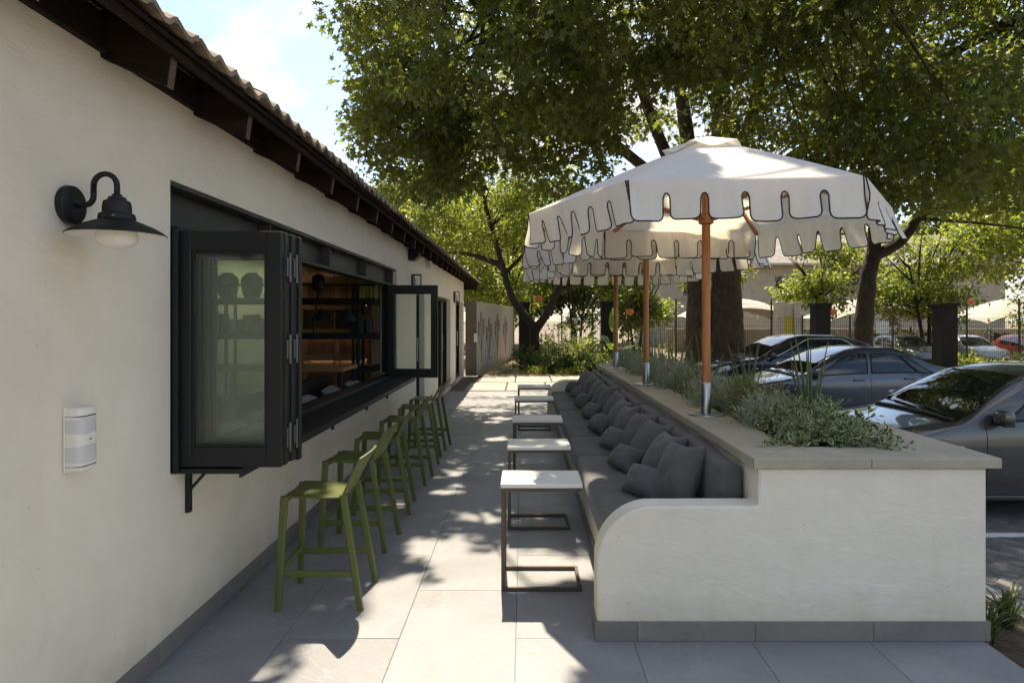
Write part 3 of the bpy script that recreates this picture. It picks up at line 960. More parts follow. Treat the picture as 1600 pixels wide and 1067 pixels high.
# glazed doors further along
for k, (p, q) in enumerate(((10.75, 11.65), (13.5, 15.8), (17.0, 18.9))):
    mb = MB()
    xa, xb = -1.93, -1.84
    mb.bbox(xa, xb, p + .002, p + .06, 0.062, 2.148, .003); mb.bbox(xa, xb, q - .06, q - .002, 0.062, 2.148, .003)
    mb.bbox(xa + .001, xb - .001, p + .058, q - .058, 2.08, 2.147, .003); mb.bbox(xa + .001, xb - .001, p + .058, q - .058, 0.063, 0.15, .003)
    mid = (p + q) / 2
    mb.bbox(xa + .002, xb + .012, mid - .045, mid + .045, 0.15, 2.08, .003)
    d = mb.build("glazed_door", "black_frame", bld, world=True)
    for (a, b) in ((p + .06, mid - .045), (mid + .045, q - .06)):
        MB().box(-1.89, -1.882, a, b, .15, 2.08).build("pane", "door_pane", d, world=True)
    h = MB().tube([(-1.80, mid - .02, 0.95), (-1.80, mid - .02, 1.35)], .012, 8)
    h.bbox(-1.83, -1.80, mid - .03, mid - .01, 0.97, 0.99, .002); h.bbox(-1.83, -1.80, mid - .03, mid - .01, 1.31, 1.33, .002)
    h.build("handle", "steel", d, world=True)

# ------------------------------------------------------------------ wall lamp, sensor, lanterns, speaker
L = thing("wall_lamp", "black gooseneck barn lamp with white bulb on the cream wall", "wall lamp", (-1.75, 2.53, 2.09))
Mx = Matrix.Rotation(R(90), 3, 'Y')
MB().lathe([(0.0, 0.0005), (0.072, 0.0005), (0.075, 0.006), (0.073, 0.026), (0.064, 0.032), (0, 0.033)], n=36, M=Mx).build("back_plate", "black_metal", L, 1)
pts = [(0.03, 0, 0), (0.065, 0, 0.0)]
for a in range(0, 91, 15): pts.append((0.065 + 0.035 * math.sin(R(a)), 0, 0.035 - 0.035 * math.cos(R(a))))
pts.append((0.10, 0, 0.075))
for a in range(0, 181, 15): pts.append((0.145 - 0.045 * math.cos(R(a)), 0, 0.075 + 0.045 * math.sin(R(a))))
pts.append((0.19, 0, 0.035))
MB().tube(pts, 0.0105, 12).build("gooseneck", "black_metal", L, 'all')
prof = [(0.0, 0.042), (0.016, 0.042), (0.018, 0.034), (0.030, 0.030), (0.033, 0.020), (0.046, 0.014), (0.050, -0.006), (0.050, -0.030), (0.060, -0.034),
        (0.064, -0.044), (0.064, -0.056), (0.060, -0.060)]
MB().lathe(prof, (0.19, 0, 0), 32).build("lamp_neck", "black_metal", L, 1)
sh = MB().lathe([(0.058, -0.056), (0.085, -0.066), (0.125, -0.083), (0.155, -0.100), (0.171, -0.113), (0.1715, -0.116), (0.169, -0.1145)], (0.19, 0, 0), 48, None, False).build("shade", "black_metal", L, 1)
MB().lathe([(0.1695, -0.1165), (0.154, -0.1035), (0.124, -0.0865), (0.084, -0.0695), (0.02, -0.0635)], (0.19, 0, 0), 48, None, False).build("shade_lining", "lamp_white", sh, 1)
MB().lathe([(0.0, -0.168), (0.025, -0.166), (0.05, -0.158), (0.068, -0.142), (0.074, -0.122), (0.068, -0.098), (0.05, -0.078), (0.03, -0.066)], (0.19, 0, 0), 32).build("bulb", "bulb", L, 'all')
MB().lathe([(0, 0), (0.006, 0.001), (0.005, 0.006), (0, 0.008)], (0.215, -0.060, -0.048), 12, Matrix.Rotation(R(90), 3, 'X')).build("screw", "brass", L, 1)

S = thing("motion_sensor", "white plastic motion sensor on the wall below the barn lamp", "sensor", (-1.75, 2.56, 1.07))
poly = []
for a in range(0, 181, 15): poly.append((0.004 + 0.062 * math.sin(R(a)) ** 0.4 if 0 < a < 180 else 0.004, -0.056 * math.copysign(abs(math.cos(R(a))) ** 0.55, math.cos(R(a)))))
def round_prism(z0, z1, sc, m, name, par, b=0.006):
    return MB().prism([(x * sc if x > .005 else x, y * (sc if sc < 1 else 1)) for x, y in poly], z0, z1, 2, b).build(name, m, par, 1)
round_prism(0.0, 0.245, 1.0, "sensor_white", "housing", S)
round_prism(0.030, 0.100, 1.05, "sensor_lens", "lens", S)
round_prism(0.140, 0.205, 1.05, "sensor_lens", "lens", S)
round_prism(0.209, 0.213, 1.04, "car_trim", "seam", S, 0.001)
round_prism(0.018, 0.021, 1.04, "car_trim", "seam", S, 0.0005)
MB().bbox(0.068, 0.0705, -0.006, 0.006, 0.118, 0.122, 0.001).build("indicator", "car_trim", S)
MB().bbox(0.0005, 0.008, -0.058, 0.058, -0.004, 0.249, 0.003).build("base_plate", "sensor_white", S)

for (yy, lab) in ((10.32, "small black box lantern on the wall above the open window leaf"), (16.5, "small black box lantern on the wall between the far glazed doors")):
    n_ = thing("wall_lantern", lab, "lantern", (-1.75, yy, 2.10))
    mb = MB().bbox(0.0005, 0.02, -.05, .05, -.02, .26, .003)
    mb.bbox(0.0205, 0.15, -.065, .065, .245, .262, .003); mb.bbox(0.0205, 0.15, -.065, .065, 0.0, .015, .003)
    for sx in (0.03, 0.135):
        for sy in (-.055, .055): mb.box(sx, sx + .01, sy - .005, sy + .005, .016, .244)
    mb.build("cage", "black_metal", n_)
    MB().lathe([(0, .016), (.032, .018), (.032, .20), (0, .202)], (.085, 0, 0), 16).build("glass_tube", "lamp_white", n_, 1)
sp = thing("wall_speaker", "black outdoor speaker tucked under the eaves", "speaker", (-1.75, 10.1, 2.56))
MB().prism([(0.0005, 0), (0.10, 0.0), (0.17, 0.06), (0.15, 0.17), (0.0005, 0.17)], -.13, .13, 1, .012).build("cabinet", "black_metal", sp)
MB().prism([(0.104, 0.008), (0.171, 0.066), (0.158, 0.145)], -.11, .11, 1, .004).build("grille", "car_trim", sp)
MB().bbox(-.03, 0.0, -.03, .03, .05, .12, .004).build("bracket", "black_metal", sp)
eb = MB().bbox(-1.7495, -1.66, 11.8, 11.98, 2.58, 2.71, .004).build("junction_box", "wall_plaster")
tag(eb, "small cream box fixed to the wall under the eaves beyond the speaker", "box")

# ------------------------------------------------------------------ inside the serving window
sh = thing("display_shelf", "black steel display shelving standing across the room inside the window", "shelving", (-3.4, 9.05, 0.03))
for z in (0.50, 0.92, 1.36, 1.83):
    MB().bbox(-1.45, 1.40, -.16, .16, z, z + .085, .004).build("shelf_board", "black_metal", sh)
MB().bbox(-1.45, 1.40, -.155, -.135, 2.08, 2.105, .002).build("top_rail", "black_metal", sh)
for x in (-1.40, -.62, 0.18, 1.10, 1.16):
    for y in (-.145, .145): MB().bbox(x - .018, x + .018, y - .018, y + .018, 0.0, 2.10, .002).build("upright", "black_metal", sh)
bc = thing("bookcase", "warm lit timber bookcase against the back wall inside", "bookcase", (-3.0, 9.98, 0.03))
mb = MB()
for x in (-.75, -.27, .21, .69): mb.bbox(x - .012, x + .012, -.25, -.022, 0, 2.5, .002)
mb.build("upright_panel", "shelf_wood", bc)
for z in (0.6, 1.05, 1.42, 1.80, 2.2): MB().bbox(-.738, .678, -.249, -.021, z, z + .03, .002).bbox(-.737, .677, -.256, -.249, z - .03, z + .065, .002).build("shelf_board", "shelf_wood", bc)
MB().bbox(-.76, .70, -.02, -.002, 0, 2.5, .002).build("back_panel", "shelf_wood", bc)
for z in (1.034, 1.404, 1.848, 2.248):
    for x in (-.51, -.03, .45): MB().bbox(x - .2, x + .2, -.05, -.03, z - .016, z - .002, .002).build("light_strip", "led", bc)
# lit niches behind the vases, seen through the folded leaves
wl_ = thing("ceiling_light_bar", "warm strip light under the ceiling above the tall jars", "light", (-4.4, 9.5, 2.56))
MB().bbox(-.9, .9, -.04, .04, 0, .138, .003).bbox(-.9, .9, -.052, -.041, -.06, .138, .003).build("housing", "black_metal", wl_)
for x in (-.6, 0, .6): MB().bbox(x - .2, x + .2, -.035, .035, -.010, -.001, .001).build("light_strip", "led_wide", wl_)
lows = [("first", -4.06), ("second", -3.73)]
for w, x in lows:
    v = MB().lathe([(0, 0), (.09, 0), (.125, .08), (.145, .2), (.135, .28), (.10, .315), (.075, .32), (.08, .345), (.06, .35), (0, .35)], (x, 9.05, 1.946), 20).build("storage_jar", "clay", None, 1)
    tag(v, f"dark rounded jar on the black shelving, {w} from the left", "jar", "jars on the inside shelving")
nb_ = 0
for i in range(26):
    x = -4.75 + i * 0.105 + random.uniform(-.02, .02)
    if -3.15 < x < -2.35 or abs(x + 4.85) < .1: continue
    h_ = random.uniform(.18, .30); m = random.choice(["book_dark", "book_dark", "book_pale"]) if x < -2.6 else "book_dark"
    b = MB().bbox(x, x + random.uniform(.03, .075), 8.95, 9.15, 1.4765, 1.4765 + h_, .003).build("book", m)
    nb_ += 1; tag(b, f"upright book on the black shelving inside, {ORD[nb_ - 1]} from the left", "book", "books on the inside shelving")
for i in range(5):
    x = -2.24 + i * .05
    b = MB().bbox(x, x + .04, 8.95, 9.15, 1.9465, 2.2 + .02 * (i % 2), .003).build("folder", "book_olive")
    tag(b, f"olive upright folder on the top inside shelf, {ORD[i]} from the left", "folder", "olive folders inside the window")
for w, x in (("left", -2.58), ("right", -2.25)):
    p = thing("pendant_lamp", f"black cone pendant lamp inside the window, {w} of the pair", "pendant", (x, 8.4, 1.64), group="pendant lamps inside")
    MB().lathe([(.12, 0), (.116, .012), (.05, .12), (.025, .15), (0, .155)], n=24).build("lamp_shade", "black_metal", p, 1)
    MB().tube([(0, 0, .15), (0, 0, 1.09)], .004, 6).build("cord", "black_rubber", p)
orn = MB().rbox((-2.49, 8.0, 2.10), (.15, .13, .21), .06).build("hanging_ornament", "black_metal", None, 'all')
limb_mb = MB(); limb_mb.tube([(-2.49, 8.0, 2.0), (-2.51, 8.0, 1.85), (-2.54, 8.0, 1.65), (-2.55, 8.0, 1.5), (-2.52, 8.0, 1.44), (-2.48, 8.0, 1.47)], .012, 8)
limb_mb.tube([(-2.49, 8.0, 2.2), (-2.49, 8.0, 2.71)], .006, 6)
o2 = limb_mb.build("tail_cord", "black_rubber", orn, 'all')
tag(orn, "dark hanging ornament with a curled cord inside the window", "ornament")
ds = thing("desk", "warm timber counter inside below the lit bookcase", "desk", (-2.9, 8.2, 0.03))
MB().bbox(-.9, .75, -.35, .35, 1.0, 1.05, .006).build("desktop", "desk_wood", ds)
for x in (-.85, .70):
    for y in (-.3, .3): MB().bbox(x - .03, x + .03, y - .03, y + .03, 0, 1.0, .003).build("leg", "black_metal", ds)
sf = thing("window_sofa", "dark upholstered seat running along the inside of the serving window", "sofa", (-2.35, 6.4, 0.03))
MB().rbox((0, 0, .30), (.70, 5.2, .55), .06).build("seat", "sofa_dark", sf, 'all')
MB().rbox((-.36, 0, .45), (.14, 5.2, .85), .05).build("backrest", "sofa_dark", sf, 'all')

# ------------------------------------------------------------------ planter bench
BX0, BX1, BX2, BY0, BY1 = 0.38, 1.215, 2.39, 3.40, 10.68
bn = thing("planter_bench", "white plastered bench with curved arms joined to a raised planter", "bench", (1.4, 7.0, 0))
mb = MB()
mb.prism([(BX1, BY0 + .166), (BX2, BY0 + .166), (BX2, BY1), (BX1, BY1)], 0.0, 0.888, 2, 0.0)
mb.build("planter_wall", "bench_plaster", bn, world=True)
def arm_poly():
    p = [(BX0, 0.0), (BX1 - .002, 0.0), (BX1 - .002, 0.69)]
    for a in range(0, 91, 6):
        p.append((BX0 + 0.30 - 0.30 * math.sin(R(a)), 0.69 - 0.30 + 0.30 * math.cos(R(a))))
    return p
ap = arm_poly()
MB().prism([(BX0, 0), (BX2, 0), (BX2, .888), (BX1, .888), (BX1, .70), (BX1 - .012, .69)] + ap[4:], BY0, BY0 + 0.165, 1, 0.010).build("end_wall", "bench_plaster", bn, 1, world=True)
MB().prism(arm_poly(), BY1 - 0.165, BY1 - .001, 1, 0.012).build("arm", "bench_plaster", bn, 1, world=True)
box("seat_base", 0.50, BX1 - .003, BY0 + .166, BY1 - .166, 0.0, 0.37, "bench_plaster", bn, .005, True)
# skirting tiles round the foot
for (a, b) in ((BX0 - .012, 0.585), (0.587, 1.192), (1.194, 1.80), (1.802, BX2 + .012)):
    box("skirting_tile", a, b, BY0 - .012, BY0 - .0005, 0.001, 0.1, "skirting_tile", bn, .0015, True)
box("skirting_tile", BX0 - .012, BX0 - .0005, BY0 + .0005, BY0 + .164, 0.001, 0.1, "skirting_tile", bn, .0015, True)
y = BY0
while y < BY1 - .05:
    box("skirting_tile", BX2 + .0005, BX2 + .012, y, min(y + .603, BY1), -.15, 0.1, "skirting_tile", bn, .0015, True)
    y += .605
y = BY0 + .167
while y < BY1 - .2:
    box("skirting_tile", .489, .4995, y, min(y + .603, BY1 - .167), .001, 0.1, "skirting_tile", bn, .0015, True)
    y += .605
# coping slabs, mitred at the near corners
CZ0, CZ1 = 0.890, 0.943
OX0, OX1, OY0, OY1 = 1.175, 2.447, 3.368, 10.72
IX0, IX1, IY0, IY1 = 1.512, 2.108, 3.68, 10.40
def slab(poly):
    MB().prism(poly, CZ0 + random.uniform(-.0015, .0015), CZ1 + random.uniform(-.002, .002), 2, .004).build("coping_slab", "coping", bn, world=True)
g = .0025
xs = [OX0, 1.72, 2.06, OX1]
slab([(OX0 + g, OY0), (1.78 - g, OY0), (1.70 - g, IY0), (IX0 + g, IY0)])
slab([(1.78 + g, OY0), (OX1 - g, OY0), (IX1 - g, IY0), (1.70 + g, IY0)])
slab([(OX0 + g, OY1), (OX1 - g, OY1), (IX1 - g, IY1), (IX0 + g, IY1)])
yl = [3.68, 4.36, 5.30, 6.27, 7.22, 8.18, 9.14, 10.40]
for i in range(7):
    a, b = yl[i], yl[i + 1]
    p0 = (OX0, OY0 + g * 2) if i == 0 else (OX0, a + g)
    p3 = (OX0, OY1 - g * 2) if i == 6 else (OX0, b - g)
    slab([p0, (IX0, a + g), (IX0, b - g), p3])
    p0 = (OX1, OY0 + g * 2) if i == 0 else (OX1, a + g)
    p3 = (OX1, OY1 - g * 2) if i == 6 else (OX1, b - g)
    slab([p0, p3, (IX1, b - g), (IX1, a + g)])
mb = MB().box(IX0, IX1, IY0, IY1, .889, .915)
mb.build("planter_soil", "soil", bn, world=True)

# seat and back cushions
SEAT = 0.515
yl = [3.575, 5.52, 6.43, 8.32, 9.26, 10.505]
for i in range(5):
    a, b = yl[i] + .004, yl[i + 1] - .004
    L_ = b - a
    def puff(p, L_=L_):
        e = max(0, 1 - (abs(p.y) / (L_ / 2)) ** 4) * max(0, 1 - (abs(p.x) / .32) ** 4)
        return (p.x, p.y, p.z + (0.012 * e if p.z > 0 else 0) + 0.003 * math.sin(p.y * 9 + p.x * 7))
    o = MB().rbox((0, 0, 0), (.62, L_, .145), .028, 3, fn=puff).build("seat_cushion", "charcoal_fabric", None, 'all')
    o.location = (0.755, (a + b) / 2, SEAT - .0725)
    tag(o, f"charcoal seat cushion on the white bench, {ORD[i]} from the near arm", "cushion", "seat cushions on the bench")
yl = [3.60, 4.58, 5.42, 6.28, 8.05, 9.3, 10.48]
for i in range(6):
    a, b = yl[i] + .006, yl[i + 1] - .006
    L_ = b - a
    def puff(p, L_=L_):
        return (p.x + .006 * math.sin(p.y * 5), p.y, p.z + 0.008 * math.sin(p.y * 7 + i) * (1 if p.z > 0 else 0))
    o = MB().rbox((0, 0, 0), (.125, L_, .345), .03, 3, fn=puff).build("back_cushion", "charcoal_fabric", None, 'all')
    o.location = (1.138, (a + b) / 2, .515 + .1735)
    o.rotation_euler = (0, R(2), 0)
    tag(o, f"long charcoal back cushion against the planter wall, {ORD[i]} from the near arm", "cushion", "back cushions on the bench")

def pillow_mesh(name, w, h, t, seed):
    rr = random.Random(seed)
    N = 14
    ph = [rr.uniform(0, 6.28) for _ in range(6)]
    V = []; F = []
    for s in (1, -1):
        for i in range(N + 1):
            for j in range(N + 1):
                u, v = -1 + 2 * i / N, -1 + 2 * j / N
                u, v = math.sin(u * math.pi / 2) * .35 + u * .65, math.sin(v * math.pi / 2) * .35 + v * .65
                ed = max(0, (1 - abs(u) ** 2.6)) ** .55 * max(0, (1 - abs(v) ** 2.6)) ** .55
                x = u * w / 2 * (1 - .045 * (1 - v * v) * abs(u) ** 3)
                z = v * h / 2 * (1 - .045 * (1 - u * u) * abs(v) ** 3)
                wr = .008 * math.sin(7 * u + 4 * v + ph[0]) + .007 * math.sin(9 * v - 5 * u + ph[1]) + .006 * math.sin(14 * u * v + ph[2])
                V.append((x, s * (t / 2 * ed + wr * ed * (1 if s > 0 else .4)) + s * .003, z - .015 * (1 - abs(u)) * (v > 0.3) * math.sin(ph[3])))
    n1 = (N + 1) ** 2
    for i in range(N):
        for j in range(N):
            a = i * (N + 1) + j
            F.append((a, a + N + 1, a + N + 2, a + 1)); F.append((n1 + a, n1 + a + 1, n1 + a + N + 2, n1 + a + N + 1))
    rim = [i * (N + 1) for i in range(N + 1)] + [N * (N + 1) + j for j in range(1, N + 1)] + [i * (N + 1) + N for i in range(N - 1, -1, -1)] + [j for j in range(N - 1, 0, -1)]
    for k in range(len(rim)):
        a, b = rim[k], rim[(k + 1) % len(rim)]
        F.append((a, b, n1 + b, n1 + a))
    return MB().add(V, F)
big_me = [pillow_mesh("p", .39, .39, .165, s) for s in range(4)]
lum_me = [pillow_mesh("p", .34, .20, .14, 20 + s) for s in range(3)]
big_o = {}; lum_o = {}
bys = [3.98, 4.42, 4.90, 5.40, 5.93, 6.42, 6.93, 7.45, 7.98, 8.52, 9.06, 9.58, 10.1]
for i, y in enumerate(bys):
    k = i % 4
    if k not in big_o:
        o = big_me[k].build("scatter_cushion", "charcoal_fabric", None, 'all'); big_o[k] = o.data
    else:
        o = link_mesh("scatter_cushion", big_o[k], None)
    yaw = R(-77 + random.uniform(-7, 7)); lean = R(27 + random.uniform(-4, 4))
    M = Matrix.Rotation(yaw, 4, 'Z') @ Matrix.Rotation(-lean, 4, 'X') @ Matrix.Rotation(random.uniform(-.16, .16), 4, 'Y') @ Matrix.Diagonal((random.uniform(.94, 1.05), random.uniform(.88, 1.15), random.uniform(.92, 1.04), 1))
    o.matrix_world = Matrix.Translation((0.945 + random.uniform(-.015, .01), y + .06, SEAT + .188)) @ M
    tag(o, f"square charcoal scatter cushion leaning on the bench back, {ORD[i]} from the near arm", "cushion", "scatter cushions on the bench")
for i, y in enumerate([4.20, 4.93, 5.72, 6.58, 7.5, 8.45, 9.35, 10.15]):
    k = i % 3
    if k not in lum_o:
        o = lum_me[k].build("lumbar_cushion", "charcoal_fabric", None, 'all'); lum_o[k] = o.data
    else:
        o = link_mesh("lumbar_cushion", lum_o[k], None)
    yaw = R(-68 + random.uniform(-9, 9)); lean = R(40 + random.uniform(-6, 6))
    M = Matrix.Rotation(yaw, 4, 'Z') @ Matrix.Rotation(-lean, 4, 'X')
    o.matrix_world = Matrix.Translation((0.775 + random.uniform(-.02, .02), y, SEAT + .105)) @ M
    tag(o, f"small oblong charcoal cushion in front of the scatter cushions, {ORD[i]} from the near arm", "cushion", "oblong cushions on the bench")
# pillows on the inside sofa
for i, (y, z) in enumerate(((5.0, .70), (5.8, .71), (6.75, .72), (7.65, .72), (8.55, .73))):
    o = link_mesh("sofa_cushion", big_me[i % 4].build("sofa_cushion", "inside_cushion", None, 'all').data, None) if False else big_me[i % 4].build("sofa_cushion", "inside_cushion", None, 'all')
    o.matrix_world = Matrix.Translation((-2.14, y, .76)) @ Matrix.Rotation(R(78 + 6 * i), 4, 'Z') @ Matrix.Rotation(R(-62), 4, 'X')
    tag(o, f"pale grey cushion on the seat inside the window, {ORD[i]} from the near end", "cushion", "cushions inside the window")

# ------------------------------------------------------------------ stools
st = thing("bar_stool", "", "stool")
GP = "green_plastic"
FX, BX, FY, SY = -.235, .235, .205, .175
mb = MB()           # seat with waterfall front edge
poly = [(-.205, .655), (.115, .645), (.13, .625), (.11, .622), (-.19, .630)]
prof = [(-.222, .600), (-.224, .625), (-.215, .643), (-.195, .655), (-.10, .650), (0.02, .645), (.115, .648), (.135, .655)]
V = []; F = []; M_ = 9
for (x, z) in prof:
    for j in range(M_):
        t = -1 + 2 * j / (M_ - 1)
        V.append((x, t * (SY + .012), z - .006 * (1 - t * t) - (.008 if abs(t) == 1 else 0)))
n1 = len(V)
for (x, z) in prof:
    for j in range(M_):
        t = -1 + 2 * j / (M_ - 1)
        V.append((x + (.012 if x < -.2 else 0), t * (SY + .010), z - .006 * (1 - t * t) - (.018 if x > -.2 else .002)))
K = len(prof)
for i in range(K - 1):
    for j in range(M_ - 1):
        a = i * M_ + j
        F.append((a, a + 1, a + M_ + 1, a + M_)); F.append((n1 + a, n1 + a + M_, n1 + a + M_ + 1, n1 + a + 1))
for i in range(K - 1):
    for j in (0, M_ - 1):
        a = i * M_ + j; F.append((a, a + M_, n1 + a + M_, n1 + a))
for i in (0, K - 1):
    for j in range(M_ - 1):
        a = i * M_ + j; F.append((a, a + 1, n1 + a + 1, n1 + a))
mb.add(V, F).build("seat", GP, st, 1)
V = []; F = []      # backrest: curved shell rising from the seat
NB, NH = 13, 8
for s in (0, 1):
    for i in range(NH + 1):
        t = i / NH
        for j in range(NB):
            u = -1 + 2 * j / (NB - 1)
            x = .118 + .105 * t + .030 * t * (1 - u * u) * 1.2 - .02 * (1 - t) * (1 - u * u) * 0 + (.013 if s else 0)
            z = .640 + .222 * t + .018 * t * (1 - u * u)
            V.append((x, u * (SY + .012 + .012 * t), z))
n1 = (NH + 1) * NB
for i in range(NH):
    for j in range(NB - 1):
        a = i * NB + j
        F.append((a, a + 1, a + NB + 1, a + NB)); F.append((n1 + a, n1 + a + NB, n1 + a + NB + 1, n1 + a + 1))
for i in range(NH):
    for j in (0, NB - 1):
        a = i * NB + j; F.append((a, a + NB, n1 + a + NB, n1 + a))
for i in (0, NH):
    for j in range(NB - 1):
        a = i * NB + j; F.append((a, a + 1, n1 + a + 1, n1 + a))
MB().add(V, F).build("backrest", GP, st, 1)
def leg_mb(top, foot, wt, wf):
    mb = MB(); V = []
    n = 5
    for k in range(n):
        t = k / (n - 1)
        c = Vector(top).lerp(Vector(foot), t); w = wt + (wf - wt) * t
        a, b = w / 2, w / 2 * .8
        ch = .006
        for (x, y) in ((-a + ch, -b), (a - ch, -b), (a, -b + ch), (a, b - ch), (a - ch, b), (-a + ch, b), (-a, b - ch), (-a, -b + ch)):
            V.append((c.x + x, c.y + y, c.z))
    F = [tuple(range(8))[::-1], tuple(8 * (n - 1) + i for i in range(8))]
    for k in range(n - 1):
        for i in range(8): F.append((k * 8 + i, k * 8 + (i + 1) % 8, (k + 1) * 8 + (i + 1) % 8, (k + 1) * 8 + i))
    return mb.add(V, F)
for s in (-1, 1):
    leg_mb((-.208, s * (SY - .006), .640), (FX, s * FY, 0.0), .042, .034).build("leg", GP, st, 1)
    leg_mb((.128, s * (SY - .004), .652), (BX, s * FY, 0.0), .040, .034).build("leg", GP, st, 1)
    yy = s * (FY - .005)
    MB().bbox(-.236, .208, yy - .010 * s - .009, yy - .010 * s + .009, .185, .222, .004).build("footrest", GP, st)
MB().bbox(-.243, -.212, -.198, .198, .205, .240, .004).build("footrest", GP, st)
SL_ = ["nearest green plastic bar stool at the counter, in front of the folded window leaves",
       "green plastic bar stool, second from the camera along the counter", "green plastic bar stool, third from the camera along the counter",
       "green plastic bar stool, fourth from the camera along the counter", "green plastic bar stool, fifth from the camera along the counter",
       "farthest green plastic bar stool, at the far end of the counter"]
for i, (x, y, a) in enumerate(((-1.165, 3.95, 1.0), (-1.205, 4.89, -3), (-1.215, 5.79, 3), (-1.205, 6.77, -2), (-1.22, 7.73, 4), (-1.215, 8.55, -2))):
    o = st if i == 0 else copy_tree(st)
    o.location = (x, y, 0); o.rotation_euler = (0, 0, R(a))
    tag(o, SL_[i], "stool", "green bar stools along the counter")

# ------------------------------------------------------------------ side tables
tb = thing("side_table", "", "table")
MB().bbox(0, .50, 0, .365, .628, .653, .002).build("table_top", "white_stone", tb)
B = .022
for y in (.012, .353):
    MB().bbox(.004, .004 + B, y - B / 2, y + B / 2, .0235, .606, .0015).build("post", "bronze_metal", tb)
    MB().bbox(.004, .496, y - B / 2, y + B / 2, .6065, .6275, .0015).build("top_rail", "bronze_metal", tb)
    MB().bbox(.004, .496, y - B / 2, y + B / 2, .001, .023, .0015).build("foot_rail", "bronze_metal", tb)
MB().bbox(.474, .4955, .0235, .3415, .0015, .0225, .0015).build("foot_rail", "bronze_metal", tb)
for x in (.005, .4735):
    MB().bbox(x, x + .0215, .0235, .3415, .607, .627, .0015).build("top_rail", "bronze_metal", tb)
TLb = ["nearest white topped metal side table beside the bench, half in sunlight", "white topped metal side table, second from the camera", "white topped metal side table in the middle of the five",
       "white topped metal side table, fourth from the camera", "farthest white topped metal side table near the far bench arm"]
for i, (x, y) in enumerate(((-.14, 4.01), (-.127, 5.18), (-.11, 6.57), (-.115, 8.33), (-.09, 9.85))):
    o = tb if i == 0 else copy_tree(tb)
    o.location = (x, y, 0); o.rotation_euler = (0, 0, R(random.uniform(-.8, .8)))
    tag(o, TLb[i], "table", "side tables along the bench")

